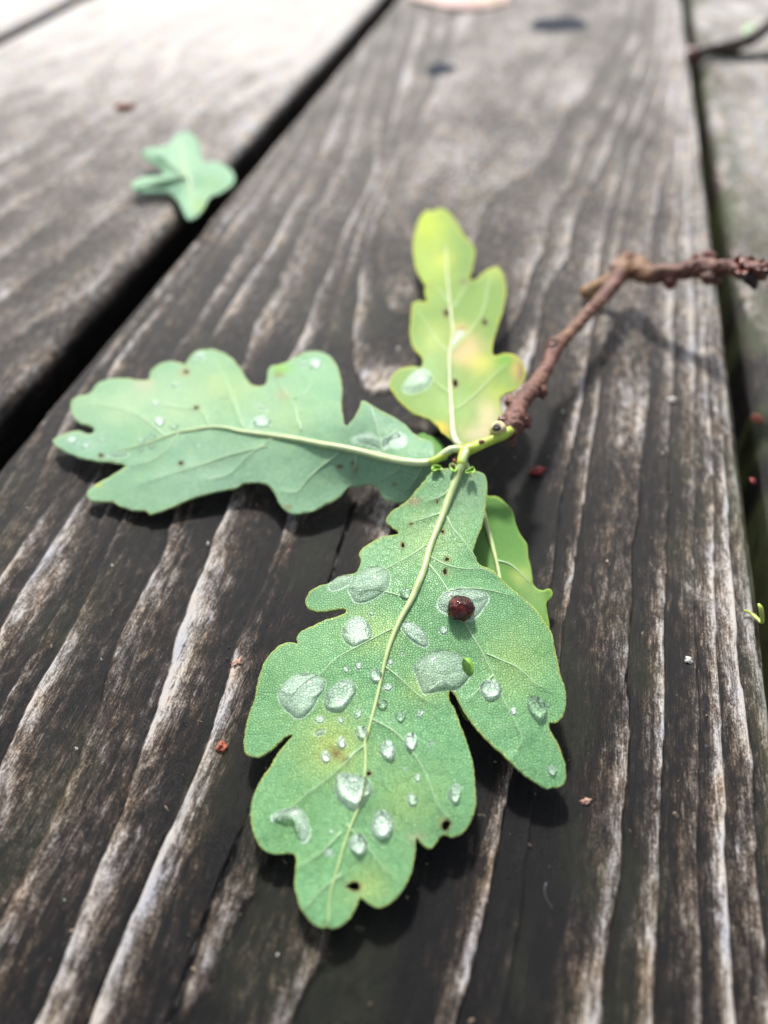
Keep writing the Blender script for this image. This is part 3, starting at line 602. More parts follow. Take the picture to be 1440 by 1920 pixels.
A_VEINS = [R5([(675, 440), (600, 490), (500, 545), (420, 590)]), R5([(765, 280), (785, 300), (810, 350), (870, 420), (905, 470), (935, 510)]),
 R5([(690, 535), (750, 610), (800, 690), (850, 780), (900, 880)])+R7([(640, 260), (700, 380), (740, 460), (770, 540), (830, 670), (890, 780), (930, 870), (960, 940), (925, 1010), (890, 1080)]),
 R7([(690, 300), (800, 350), (930, 410), (1050, 520), (1120, 560)]), R5([(700, 500), (780, 540), (870, 560), (960, 560), (1020, 590)]),
 R5([(800, 670), (900, 660), (1000, 670), (1120, 700)]), R6([(1110, 110), (960, 190), (720, 320), (620, 420), (480, 520), (370, 640)]),
 R6([(930, 930), (800, 1030)])+R8([(690, 20), (560, 150), (400, 270), (320, 340), (230, 410)]), R6([(1060, 370), (1150, 440), (1260, 540), (1330, 600), (1420, 650)]),
 [(692, 1345), (740, 1372), (775, 1412), (800, 1455), (822, 1510), (842, 1535)], [(640, 1560), (600, 1600), (560, 1625)], [(650, 1545), (690, 1590), (730, 1640)], R5([(770, 270), (680, 300), (580, 330)]), R5([(600, 720), (520, 690), (420, 670), (320, 680)]),
 R5([(840, 90), (770, 180), (690, 215)]), R7([(740, 460), (640, 560), (560, 640)]), [(640, 1640), (600, 1670), (575, 1700)]]
A_HOLES = [R8([(628, 786), (645, 774), (665, 763), (690, 764), (703, 785), (695, 806), (668, 808), (645, 798)]), R8([(1166, 440), (1185, 418), (1210, 425), (1212, 445), (1190, 472), (1172, 466)]),
 (834.5, 1072, 3.6, 5.5), (838, 1049, 3.6, 3.0), (755, 1022, 3, 4.6), (830, 997, 2.6, 2.4), (820, 941, 1.6, 2.6), (692, 1451, 4, 3.6), (771, 982, 2.4, 1.5)]
PALE = (.37, .53, .27); YEL = (.46, .56, .16); BR = (.2, .12, .05)
A_SPOTS = [(620, 1400, 60, 60, YEL, .75), (700, 1180, 60, 45, (.38, .55, .22), .7), (970, 1240, 60, 60, (.36, .5, .16), .55), (800, 1010, 70, 60, (.38, .53, .24), .6), (760, 1500, 60, 60, (.34, .5, .17), .5), (690, 1660, 40, 40, YEL, .5), (790, 1290, 40, 30, YEL, .4),
 (630, 1412, 14, 12, BR, .8), (648, 1425, 8, 8, BR, .6), (600, 1420, 7, 7, BR, .4), (776, 940, 12, 8, (.5, .3, .2), .7), (846, 947, 6, 5, BR, .6), (881, 1350, 4, 4, BR, .4), (831, 1540, 12, 10, (.45, .38, .15), .5), (674, 1665, 10, 8, (.45, .38, .15), .5), (780, 1570, 14, 10, (.5, .42, .3), .5),
 (608, 1730, 3, 3, BR, .9), (650, 1090, 90, 60, (.27, .46, .28), .5), (880, 910, 60, 60, (.36, .52, .34), .6), (1030, 1180, 60, 80, (.15, .33, .12), .5), (520, 1260, 70, 120, (.19, .37, .16), .4), (550, 1530, 70, 80, (.17, .36, .13), .45)]
A_CTRL = [(868, 860, 1.5), (790, 900, 1.42), (800, 1060, 1.25), (740, 1200, 1.1), (700, 1330, .98), (670, 1500, .8), (615, 1730, .55), (585, 1130, .9), (640, 1060, 1.08), (465, 1400, .62), (480, 1560, .6), (885, 1500, .75), (840, 1580, .66), (770, 1680, .6), (1045, 1250, .98), (1050, 1330, .9), (1045, 1460, .68), (905, 950, 1.3), (735, 980, 1.18), (860, 1300, .92), (500, 1250, .8), (960, 1380, .85), (545, 1375, .78), (560, 1600, .6), (650, 1620, .68)]
leafA, HA = make_leaf(sprig, A_OUT, A_CTRL, (.20, .42, .20), M_LEAF_A, A_SPOTS, A_VEINS, A_HOLES, 3.0, "large nearest leaf with raised veins, pointing at the viewer and covered in raindrops", edge_col=(.42, .48, .12), seed=1, midrib=A_RIB, wav=.022, und=.035, vr=.7, film_shines=FILM_SHINES(DA))
def rib(parent, path, H, r0, r1, mat, name='midrib', z0=None, seg=12, lab=None):
    q = smooth(path, 8); z = H(q)
    if z0 is not None:
        k = np.linspace(0, 1, len(q)); n0 = z0[1]; m_ = sstep(n0, 0, k); z = z*(1-m_)+z0[0]*m_
    r = np.interp(np.linspace(0, 1, len(q)), np.linspace(0, 1, len(r0)) if hasattr(r0, '__len__') else [0, 1], r0 if hasattr(r0, '__len__') else [r0, r1])*depth(q[:, 0], q[:, 1], z)/F_PX
    return tube(name, W(q[:, 0], q[:, 1], z+r*.35), r, mat, parent, seg, .05)
rib(leafA, [(874, 845)]+A_RIB, HA, [8, 7, 5.6, 6.6, 4.6, 3.5, 2.8, 2.6, 2.5, 2.1, 1.7, 1.2], 0, M_RIB, z0=(1.6, .06))

B_OUT = R2([(1150, 795), (1168, 760), (1168, 700), (1140, 660), (1080, 640), (1035, 610), (980, 555), (900, 505), (820, 465), (740, 420), (728, 423), (715, 460), (690, 515), (660, 550), (634, 572), (618, 520), (607, 440), (612, 370), (606, 310), (600, 260), (575, 200), (545, 160), (500, 130), (440, 120), (380, 130), (330, 160), (290, 180), (240, 200), (192, 212), (168, 240), (160, 290), (155, 315), (130, 330), (85, 330), (50, 300), (22, 255)])+\
 R1([(1270, 240), (1230, 190), (1180, 150), (1110, 122), (1050, 120), (990, 130), (945, 165), (925, 200), (918, 220), (895, 212), (850, 197), (810, 195), (760, 208), (720, 235), (690, 270), (682, 305), (660, 320), (610, 318), (560, 305), (500, 303), (430, 308), (380, 325), (345, 350), (320, 385), (300, 405), (260, 415), (220, 422), (190, 445), (180, 480), (185, 530), (205, 570), (240, 595), (285, 610), (320, 620), (332, 640), (320, 658), (290, 662), (250, 648), (215, 642), (170, 650), (120, 672), (80, 690), (65, 705), (75, 730), (110, 760), (160, 785), (220, 810), (280, 830), (350, 840), (430, 848), (500, 858), (532, 870), (510, 890), (460, 920), (400, 955), (340, 990), (300, 1015), (285, 1040), (285, 1065), (300, 1090), (335, 1103), (390, 1105), (450, 1103), (470, 1120), (500, 1132), (550, 1150), (600, 1158), (660, 1158), (675, 1170), (685, 1187), (740, 1172), (820, 1145), (900, 1110), (960, 1082), (1040, 1060), (1140, 1035), (1240, 1015), (1270, 1000), (1300, 982), (1350, 978), (1400, 983)])+\
 R2([(160, 928), (190, 955), (215, 1000), (235, 1040), (265, 1075), (300, 1098), (345, 1102), (400, 1095), (450, 1080), (500, 1055), (560, 1025), (600, 1000), (630, 960), (670, 938), (720, 935), (780, 925), (810, 935), (840, 975), (865, 1010), (900, 1025), (950, 1032), (1000, 1030), (1060, 1000), (1120, 940), (1165, 870)])
B_RIB = R2([(1310, 712), (1265, 713), (1215, 745), (1165, 783), (1080, 795), (980, 785), (860, 760), (740, 730), (600, 700), (480, 680), (360, 655), (200, 630), (0, 603)])+R1([(1180, 625), (1080, 620), (980, 635), (880, 650), (790, 680), (700, 715), (600, 745), (480, 770)])
B_VEINS = [R2([(370, 600), (345, 530), (320, 430), (260, 350), (230, 280)]), R2([(860, 740), (840, 650), (820, 560), (790, 480)]), R2([(600, 730), (480, 820), (400, 900), (340, 970), (250, 960)]), R2([(980, 800), (930, 850), (850, 900)]), R2([(700, 740), (695, 790), (680, 850)]),
 R2([(320, 410), (400, 360), (440, 280)]), R1([(1440, 740), (1200, 800), (1000, 870), (800, 930), (620, 990)]), R1([(1080, 620), (1020, 520), (880, 500), (740, 470)]), R1([(880, 650), (800, 760), (700, 840), (560, 870)]), R2([(1100, 800), (1060, 880), (1010, 960)]), R1([(790, 680), (640, 560), (480, 500), (300, 480)]), R1([(1300, 640), (1240, 480), (1180, 330), (1100, 200)]), R2([(200, 640), (40, 760), (-60, 860), (-200, 900)])]
B_CTRL = [(868, 860, 1.5), (760, 865, 1.38), (600, 830, 1.12), (450, 805, .95), (300, 800, .82), (110, 828, .5), (140, 760, .62), (290, 700, .75), (400, 660, .85), (600, 665, 1.0), (690, 760, 1.42), (170, 935, .42), (280, 960, .4), (560, 960, .55), (700, 905, .8), (740, 945, .85), (800, 925, 1.08), (480, 905, .62), (500, 720, .98), (780, 800, 1.35)]
B_HOLES = [(367.5, 765, 4.6, 2.6), (339, 869, 4, 2.2), (189.5, 854.5, 3.6, 2.4), (637, 875, 4, 2.0), (349, 697.5, 4.4, 2.6), (662, 869, 1.8, 1.8), (740, 909, 1.6, 1.4)]
PB = (.27, .47, .29)
B_SPOTS = [(430, 725, 55, 40, (.47, .58, .26), .75), (340, 760, 90, 50, (.42, .58, .34), .6), (230, 760, 90, 40, (.42, .58, .36), .7), (545, 780, 50, 40, (.42, .57, .3), .6), (523, 702, 9, 8, (.25, .13, .04), .9), (527, 690, 20, 12, (.22, .5, .05), .8), (530, 740, 12, 12, (.45, .35, .2), .6), (345, 699, 10, 8, (.5, .45, .2), .8),
 (270, 720, 20, 14, (.55, .5, .38), .6), (182, 908, 8, 5, (.6, .62, .1), .95), (440, 700, 30, 50, (.2, .42, .22), .5), (665, 880, 7, 12, (.2, .14, .06), .7), (540, 950, 7, 5, (.3, .2, .08), .8), (720, 790, 60, 40, (.24, .42, .28), .5), (600, 720, 60, 60, (.3, .52, .3), .5), (360, 840, 90, 30, (.27, .45, .3), .4), (700, 900, 50, 30, (.26, .46, .3), .4), (400, 900, 120, 40, (.38, .56, .42), .5), (150, 830, 60, 30, (.34, .52, .42), .5)]
leafB, HB = make_leaf(sprig, B_OUT, B_CTRL, PB, M_LEAF_B, B_SPOTS, B_VEINS, B_HOLES, 4.2, "pale grey-green leaf stretching to the left with a curved yellow midrib", edge_col=(.36, .45, .18), seed=2, midrib=B_RIB, wav=.014, und=.032, vr=.75, film_shines=FILM_SHINES(DB))
rib(leafB, B_RIB, HB, [7, 7.5, 7, 6, 5, 4.2, 3.2, 2.4, 1.5, .8], 0, plain('midrib_bright', (.48, .58, .3), .45, .12, 500), z0=(1.6, .1))

C_OUT = R3([(570, 1760), (545, 1730), (520, 1715), (490, 1690), (450, 1640), (400, 1600), (340, 1575), (280, 1555), (230, 1510), (170, 1450), (125, 1380), (115, 1330), (130, 1290), (170, 1245), (230, 1225), (290, 1215), (345, 1222), (355, 1180), (350, 1150), (310, 1110), (275, 1060), (265, 980), (268, 880), (275, 800), (285, 765), (330, 745), (380, 752), (385, 735), (370, 700), (372, 630), (350, 600), (310, 530), (292, 440), (285, 350), (300, 250), (330, 160), (370, 105), (400, 92), (440, 98), (470, 80), (510, 85), (560, 120), (600, 180), (640, 250), (690, 310), (725, 360), (730, 430), (718, 500), (700, 560), (690, 590), (715, 600), (750, 580), (800, 535), (860, 505), (890, 500), (925, 530), (948, 580), (955, 650), (948, 750), (930, 830), (905, 900), (880, 980), (860, 1070), (865, 1135), (900, 1138), (950, 1122), (1010, 1130), (1060, 1170), (1095, 1240), (1095, 1300), (1060, 1350), (1020, 1385), (960, 1410), (920, 1440), (915, 1500), (930, 1540), (920, 1590), (880, 1620), (850, 1660), (840, 1710), (790, 1755), (720, 1780), (650, 1785), (600, 1775)])
C_RIB = R3([(635, 1800), (600, 1765), (575, 1690), (562, 1500), (550, 1300), (548, 1150), (562, 1050), (575, 970), (560, 850), (545, 700), (530, 520), (525, 350)])
C_VEINS = [R3([(590, 1530), (660, 1480), (750, 1400), (860, 1290), (970, 1190)]), R3([(560, 1120), (640, 1030), (700, 960), (790, 820), (820, 680), (850, 560)]), R3([(540, 1120), (450, 1020), (380, 900), (320, 820)]), R3([(575, 800), (640, 690), (690, 610)]), R3([(560, 1420), (450, 1330), (360, 1270)]), R3([(545, 760), (470, 660), (400, 620)])]
C_CTRL = [(862, 838, 1.5), (848, 700, 1.3), (860, 620, 1.2), (840, 500, .95), (820, 395, .62), (740, 720, 1.12), (775, 590, 1.0), (940, 510, .9), (975, 680, 1.28), (930, 790, 1.42), (800, 800, 1.3), (790, 450, .8)]
C_SPOTS = [(800, 420, 45, 50, (.42, .52, .03), .85), (800, 510, 40, 50, (.38, .52, .08), .6), (830, 490, 20, 20, (.5, .53, .08), .6), (880, 660, 28, 30, (.62, .45, .25), .85), (862, 620, 20, 16, (.58, .5, .2), .7), (866, 618, 7, 6, (.35, .14, .06), .85), (905, 680, 30, 20, (.55, .52, .1), .7), (855, 665, 14, 14, (.6, .42, .25), .5),
 (825, 800, 16, 10, (.62, .42, .02), .9), (836, 812, 8, 8, (.6, .25, .03), .7), (975, 690, 9, 30, (.16, .07, .06), .95), (967, 690, 10, 24, (.6, .42, .12), .6), (915, 780, 26, 40, (.6, .5, .33), .8), (890, 815, 30, 16, (.6, .48, .35), .6), (945, 675, 18, 12, (.13, .33, .02), .8), (935, 740, 28, 24, (.42, .5, .06), .5), (930, 510, 20, 14, (.45, .52, .1), .5), (810, 535, 8, 8, (.25, .3, .04), .7), (870, 528, 9, 6, (.15, .14, .06), .8), (812, 640, 24, 30, (.48, .55, .16), .6), (840, 760, 60, 40, (.36, .52, .2), .5), (800, 690, 50, 40, (.33, .5, .24), .5)]
leafC, HC = make_leaf(sprig, C_OUT, C_CTRL, (.19, .31, .07), M_LEAF_C, C_SPOTS, C_VEINS, [(836.5, 587, 3.6, 6), (909.5, 604, 3.6, 5.5), (854, 718, 4.4, 7), (836, 583, 2, 2)], 3.6, "yellow-green leaf pointing away from the viewer with pinkish blotches", edge_col=(.5, .5, .06), seed=3, midrib=C_RIB, wav=.03, und=.035, vr=.75, film_shines=FILM_SHINES(DC))
rib(leafC, C_RIB, HC, [6.5, 5.5, 2.8, 2.5, 2.2, 1.7, 1.0], 0, plain("petiole_whitish", (.45, .5, .3), .45, .2, 300), z0=(1.45, .06))

D_OUT = [(880, 930), (900, 925), (918, 930), (935, 932), (951, 946), (962, 960), (968, 985), (978, 1005), (988, 1020), (990, 1040), (997, 1070), (1000, 1095), (1010, 1105), (1020, 1107), (1024, 1104), (1032, 1104), (1036, 1112), (1034, 1120), (1026, 1128), (1025, 1140), (1030, 1170), (1030, 1200), (1015, 1235), (985, 1270), (940, 1300), (900, 1345), (882, 1352), (866, 1338), (852, 1290), (842, 1200), (850, 1100), (862, 1000)]
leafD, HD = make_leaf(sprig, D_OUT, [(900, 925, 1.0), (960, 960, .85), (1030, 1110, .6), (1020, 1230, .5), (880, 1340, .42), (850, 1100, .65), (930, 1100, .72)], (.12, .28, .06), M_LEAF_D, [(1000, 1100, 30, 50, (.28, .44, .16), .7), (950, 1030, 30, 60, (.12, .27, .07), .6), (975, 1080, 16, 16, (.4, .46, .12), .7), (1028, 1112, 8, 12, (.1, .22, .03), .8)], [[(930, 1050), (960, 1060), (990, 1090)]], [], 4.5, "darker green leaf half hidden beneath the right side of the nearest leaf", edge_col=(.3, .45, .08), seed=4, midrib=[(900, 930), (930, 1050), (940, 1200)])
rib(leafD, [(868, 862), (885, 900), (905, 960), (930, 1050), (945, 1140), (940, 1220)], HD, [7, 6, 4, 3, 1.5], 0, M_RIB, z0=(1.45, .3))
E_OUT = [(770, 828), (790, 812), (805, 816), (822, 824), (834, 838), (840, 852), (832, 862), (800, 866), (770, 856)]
leafE, HE = make_leaf(sprig, E_OUT, [(790, 812, 1.1), (834, 838, 1.2), (770, 850, 1.1), (832, 862, 1.3)], (.13, .3, .07), M_LEAF_D, [], [], [], 4.0, "small dark green leaf base peeping out behind the petiole of the left leaf", seed=5)

# green shoot from the twig to the leaf bases
def pxtube(name, pts, mat, parent, seg=16, rough=.1, flatten=1, step=6, seed=0):
    q = smooth(pts, step); r = q[:, 3]*depth(q[:, 0], q[:, 1], q[:, 2])/F_PX
    return tube(name, W(q[:, 0], q[:, 1], q[:, 2]), r, mat, parent, seg, rough, flatten, seed)
shoot = pxtube("shoot", [(958, 806, 1.68, 9), (944, 815, 1.66, 10), (925, 824, 1.64, 9), (905, 832, 1.63, 9), (888, 839, 1.62, 10.5), (874, 846, 1.6, 11), (868, 858, 1.58, 9.5), (864, 872, 1.56, 8.5)], M_STEM, sprig, 16, .1)
shoot['label'] = "short lime-green shoot joining the leaf stalks to the twig"
pxtube("petiole", [(874, 846, 1.6, 9), (860, 842, 1.58, 8), (848, 843, 1.57, 7.5), (836, 850, 1.55, 7.5), (822, 860, 1.5, 7), (806, 867, 1.45, 6.5)], M_STEM, shoot, 14, .06)
def leaflet(name, px, z, mat, parent, curl=.06):
    q = smooth(px, 3, True); c = q.mean(0); V = [W(c[0], c[1], z-curl)]; n = len(q)
    for k in (.5, 1.0):
        for i, p in enumerate(q):
            e = c+(p-c)*k; V.append(W(e[0], e[1], z-curl*(1-k**2)+.01*math.sin(i*1.3)))
    Fc = [(0, 1+i, 1+(i+1) % n) for i in range(n)]+[(1+i, 1+n+i, 1+n+(i+1) % n, 1+(i+1) % n) for i in range(n)]
    o = mesh_obj(name, V, [f[::-1] for f in Fc], mat, parent); s = o.modifiers.new("thickness", 'SOLIDIFY'); s.thickness = .015*CM; return o
leaflet("stipule", RJ([(165, 560), (165, 525), (190, 512), (240, 520), (275, 545), (285, 560), (240, 552), (205, 560), (180, 575)]), 1.5, M_STIP, sprig)
leaflet("stipule", RJ([(350, 510), (375, 488), (405, 505), (425, 540), (415, 575), (385, 575), (360, 545)]), 1.56, M_STIP, sprig)
leaflet("stipule", RJ([(510, 575), (535, 565), (560, 555), (585, 528), (600, 535), (612, 560), (605, 590), (570, 578), (540, 592), (518, 590)]), 1.55, M_STIP, sprig)
for (x, y, r, sd_) in ((852, 866, 6, 1), (856, 858, 5, 2), (850, 874, 4.5, 3)):
    rr_ = r*14/F_PX; blob("bud", W(x, y, 1.52), (rr_*.7, rr_*1.3, rr_), M_BUD, sprig, .3, 5, seed=sd_)
bb = blob("bud", W(903, 828, 1.72), (.05, .04, .03), M_BUD, shoot, .3)

# ------------------------------------------------------------------ twig
TW = [(1520, 494, 2.95, 15.4), (1480, 497, 2.71, 14.3), (1440, 503, 2.47, 14.3), (1422, 510, 2.36, 18.7), (1403, 508, 2.25, 18.7), (1384, 505, 2.13, 15.4), (1362, 502, 1.99, 13.8), (1338, 503, 1.84, 14.3), (1318, 502, 1.72, 19.8), (1300, 504, 1.61, 18.7), (1283, 508, 1.51, 16.0), (1262, 512, 1.38, 14.9), (1240, 514, 1.26, 17.6), (1225, 515, 1.17, 15.4), (1205, 511, 1.06, 19.8), (1188, 500, 0.97, 22.0), (1172, 500, 0.95, 20.9), (1160, 518, 0.95, 16.5), (1145, 540, 0.97, 13.8), (1125, 563, 1.0, 12.1), (1105, 584, 1.02, 11.6), (1085, 607, 1.04, 11.0), (1068, 625, 1.06, 11.0), (1055, 638, 1.08, 12.1), (1040, 650, 1.1, 16.0), (1036, 662, 1.11, 16.0), (1030, 678, 1.14, 13.2), (1018, 700, 1.17, 13.2), (1006, 720, 1.2, 15.4), (993, 735, 1.27, 15.4), (980, 750, 1.33, 16.5), (970, 768, 1.43, 16.5), (965, 782, 1.5, 19.8), (960, 796, 1.6, 22.0), (956, 806, 1.62, 16.5), (955, 812, 1.64, 11.0)]
twig = pxtube("twig", TW, M_TWIG, sprig, 36, .26, 1, 1.6, 5); twig['label'] = "knobbly red-brown twig bent at an elbow above the right edge of the plank"
M_STUB = plain("ochre_bark", (.26, .15, .07), .6, .5, 700, .0003)
s_ = pxtube("side_stub", [(1188, 503, .95, 15), (1165, 515, .8, 14), (1140, 528, .62, 13.5), (1118, 540, .42, 14), (1100, 550, .26, 15), (1094, 555, .2, 11)], M_STUB, twig, 18, .2, 1, 3, 9)
def pb(name, x, y, z, r, mat, parent, rough=.25, seed=0, sc=(1, 1, 1), rot=0, sharp=0):
    k = r*depth(x, y, z)/F_PX; return blob(name, W(x, y, z), (k*sc[0], k*sc[1], k*sc[2]), mat, parent, rough, 6, 22, 14, seed, rot, sharp)
pb("bud", 1318, 484, 1.8, 19, M_BUD, twig, .35, 2, (1.25, .8, .75), .2)
pb("bud", 1398, 497, 2.34, 15, M_BUDR, twig, .4, 3, (1, .8, .8))
pb("bud", 1425, 505, 2.5, 13, M_BUD, twig, .6, 4, (1.2, .7, .8))
pb("bud", 1258, 529, 1.22, 14, M_BUD, twig, .4, 5, (.9, .8, .9))
pb("bud", 1334, 521, 1.7, 15, M_TWIG, twig, .4, 6, (1.3, .8, .8))
pb("bud", 1180, 488, 1.08, 13, M_TWIG, twig, .5, 7)
pb("bud", 1037, 648, 1.22, 12, M_BUD, twig, .45, 8)
pb("bud", 1014, 735, 1.15, 12, M_TWIG, twig, .35, 9)
pb("bud", 960, 754, 1.42, 13, M_TWIG, twig, .4, 10)
pb("bud", 980, 789, 1.5, 15, M_BUD, twig, .5, 11, (1, .9, .9))
pb("bud", 946, 790, 1.66, 13, M_BUD, twig, .5, 12)
pb("bud", 962, 826, 1.4, 9, M_TWIG, twig, .4, 13, (.7, .9, 1.6))
pxtube("bud_spike", [(1405, 515, 2.35, 13), (1412, 530, 2.2, 10), (1415, 542, 2.1, 3)], M_SCARD, twig, 12, .3, 1, 3)
for i, (x, y, z) in enumerate(((1392, 505, 2.5), (1408, 492, 2.52), (1385, 492, 2.45), (1430, 498, 2.6))):
    q = leaflet("bud_scale", [(x-10, y+6), (x-8, y-7), (x+2, y-12), (x+10, y-4), (x+7, y+8)], z, M_BUDR if i % 2 == 0 else M_BUD, twig, .12)
def disc(name, x, y, z, r, mat, parent, tilt=.3, th=.03):
    c = W(x, y, z); k = r*depth(x, y, z)/F_PX; a = np.linspace(0, 2*math.pi, 17)[:-1]; V = []
    vdir = np.array([0, 0, CAM_H])-c; vdir = vdir*np.array([.6, .35, 1.0])+np.array([-1.0, 0, 0]); vdir /= np.linalg.norm(vdir); e1 = np.cross(vdir, [0, 1, 0]); e1 /= np.linalg.norm(e1); e2 = np.cross(vdir, e1)
    for rr_, hh in ((1.1, -th), (1.0, th*.6), (.7, th), (.35, th*.8)):
        V += [c+e1*math.cos(q)*k*rr_*(1+.08*math.sin(3*q))+e2*math.sin(q)*k*rr_*.85+vdir*hh for q in a]
    V.append(c+vdir*th*.7); n = 16; Fc = []
    for i in range(3):
        for j in range(n): Fc.append((i*n+j, i*n+(j+1) % n, (i+1)*n+(j+1) % n, (i+1)*n+j))
    Fc += [(3*n+j, 3*n+(j+1) % n, 4*n) for j in range(n)]
    return mesh_obj(name, V, [f[::-1] for f in Fc], mat, parent)
sc_o = disc("leaf_scar", 934, 801, 1.8, 14, M_SCAR, twig, th=.05)
disc("scar_centre", 931, 801, 1.86, 7.5, M_SCARD, twig, th=.02)
for o in [c for c in sprig.children_recursive]: pass
for o in list(sprig.children): o.matrix_parent_inverse = sprig.matrix_world.inverted() if False else __import__('mathutils').Matrix.Translation(-SP)

# ------------------------------------------------------------------ raindrops
GRP = {}
def drop(poly, H, hgt, label, film=M_FILM_SHINE, contact=.93, name="water_drop", rings=9, group="raindrops on the oak leaves", cat="raindrop", lift=-.018, mats=None):
    P = smooth(poly, 3 if len(poly) > 8 else 4, True)
    if np.ptp(P[:, 0]) > 45: rings = 16
    if len(P) > 44: P = P[::2]
    c = P.mean(0); n = len(P); X = [c]; K = [0.0]
    for i in range(1, rings+1):
        k = math.sin(i/rings*math.pi/2); K += [k]*n; X += [c+(p-c)*k for p in P]
    X = np.array(X); K = np.array(K); zb = H(X)+lift; base = W(X[:, 0], X[:, 1], zb)
    hgt *= 1.35; e = math.sqrt(1-contact**2); dome = hgt*(np.sqrt(np.clip(1-(contact*K)**2, 0, 1))-e)/(1-e)
    # the water's own skin is smooth: a plane through the rim, the rim's unevenness fading inwards, plus the dome
    rim = base[-n:]; Am = np.c_[rim[:, :2], np.ones(n)]; co = np.linalg.lstsq(Am, rim[:, 2], rcond=None)[0]
    pl = base[:, 0]*co[0]+base[:, 1]*co[1]+co[2]; res = rim[:, 2]-Am@co; rr_ = np.zeros(len(X)); rr_[1:] = np.tile(res, rings)
    top = base.copy(); top[:, 2] = np.maximum(pl+rr_*K**4+dome, base[:, 2]+.002*(K < 1)); N_ = len(X)
    bot_idx = lambda i: i if i > N_-1-n else N_+i     # outer ring is shared
    V = np.vstack([top, base[:N_-n]])
    Fc = []; mi = []
    def ring(i): return 1+(i-1)*n
    for j in range(n):
        k = (j+1) % n; Fc.append((0, ring(1)+j, ring(1)+k)); mi.append(0); Fc.append((bot_idx(0), bot_idx(ring(1)+k), bot_idx(ring(1)+j))); mi.append(1)
    for i in range(1, rings):
        for j in range(n):
            k = (j+1) % n; a, b, c_, d = ring(i)+j, ring(i+1)+j, ring(i+1)+k, ring(i)+k
            Fc.append((a, b, c_, d)); mi.append(0); Fc.append(tuple(bot_idx(x) for x in (a, d, c_, b))); mi.append(1)
    A_ = P-c; area = np.sum(A_[:, 0]*np.roll(A_[:, 1], -1)-np.roll(A_[:, 0], -1)*A_[:, 1])
    if area > 0: Fc = [f[::-1] for f in Fc]
    o = mesh_obj(name, V, Fc, None, None, mats=[M_WATER]); o.cycles.is_caustics_caster = True
    # keep the rim crisp: base faces flat
    b0 = base[0]; recenter(o, tuple(b0)); tag(o, label, cat, group)
    return o
for poly, hg, lab, film in DA: drop(poly, HA, hg, lab, film)
for poly, hg, lab, film in DB: drop(poly, HB, hg, lab, film)
for poly, hg, lab, film in DC: drop(poly, HC, hg, lab, film)
# dark red gall in its drop
gz = float(HA([(863, 1137)])[0]); kk = depth(863, 1137, gz)/F_PX
gall = blob("gall", W(863, 1140, gz+.10), (25*kk, 24*kk, 19*kk), M_GALL, None, .24, 4, 40, 26, 4)
recenter(gall, tuple(W(863, 1140, gz))); tag(gall, "glossy dark red gall sitting in a flat raindrop on the nearest leaf", "gall")
# bright green fragment beside the widest drop
q = smooth(ell(877, 1249, 11, 17, -12), 3, True); z = HA(q); c = HA([(877, 1249)])[0]
V = [W(877, 1249, c+.02)]+[W(p[0], p[1], zz+.015) for p, zz in zip(q, z)]+[W(p[0], p[1], zz-.01) for p, zz in zip(q, z)]; n = len(q)
fr = mesh_obj("leaf_fragment", V, [(0, 1+(i+1) % n, 1+i) for i in range(n)]+[(1+i, 1+(i+1) % n, 1+n+(i+1) % n, 1+n+i) for i in range(n)], plain("fresh_green_scrap", (.15, .34, .03), .5, .15, 400))
recenter(fr, tuple(W(877, 1249, c))); tag(fr, "small bright green leaf fragment at the right end of the widest raindrop", "leaf fragment")

# ------------------------------------------------------------------ things lying on the deck
G_OUT = [(246, 350), (250, 340), (275, 331), (300, 330), (305, 322), (285, 308), (268, 295), (270, 280), (295, 276), (318, 270), (324, 258), (345, 247), (362, 252), (374, 270), (378, 292), (386, 306), (402, 302), (428, 314), (440, 330), (434, 348), (412, 362), (396, 368), (388, 380), (376, 398), (356, 413), (344, 400), (336, 382), (322, 366), (306, 360), (285, 362), (258, 360)]
scrap, HG = make_leaf(None, G_OUT, [(250, 350, .5), (345, 250, .6), (435, 335, .5), (355, 410, .9), (345, 330, .7), (285, 285, .8), (300, 345, .35)], (.32, .54, .36), M_LEAF_B, [(330, 290, 25, 25, (.42, .62, .45), .6), (375, 385, 14, 14, (.3, .45, .1), .7), (395, 345, 25, 16, (.2, .4, .15), .6)], [[(345, 330), (300, 340), (260, 350)], [(345, 330), (300, 290)]], [], 5, name='leaf', seed=8, wav=.16, und=.17)
rib(scrap, [(338, 265), (345, 310), (358, 350), (362, 400)], HG, [3, 4.5, 3.5, 2], 0, M_VEIN)
tag(scrap, "star-shaped pale green leaf across the gap left of the centre plank", "leaf"); 
pk = plain("pale_pink_blade", (.75, .58, .55), .4, .15, 120)
P_OUT = [(770, -4), (800, 6), (850, 16), (900, 17), (945, 8), (958, -4), (950, -30), (900, -48), (840, -52), (790, -36), (765, -20)]
pet, HP = make_leaf(None, P_OUT, [(770, -4, .3), (850, 16, .25), (955, 0, .3), (860, -50, .8), (860, -15, .7)], (.85, .58, .55), M_LEAF_B, [(935, 6, 12, 8, (.4, .2, .15), .7), (800, 4, 20, 8, (.6, .62, .5), .5), (920, -6, 20, 12, (.55, .68, .4), .6)], [], [], 6, name='leaf', seed=9)
tag(pet, "pale pink fallen leaf at the far end of the centre plank", "leaf")
q = pxtube("twig", [(1300, 104, .28, 11), (1330, 94, .35, 11), (1360, 88, .45, 12), (1395, 78, .6, 12), (1425, 60, .8, 12), (1450, 42, 1.0, 12), (1480, 28, 1.1, 12)], plain("dark_wet_bark", (.035, .02, .012), .5, .5, 300, .0004), None, 12, .3, 1, 5)
cap_ = pb("broken_end", 1298, 102, .3, 12, M_BUD, q, .4, 3)
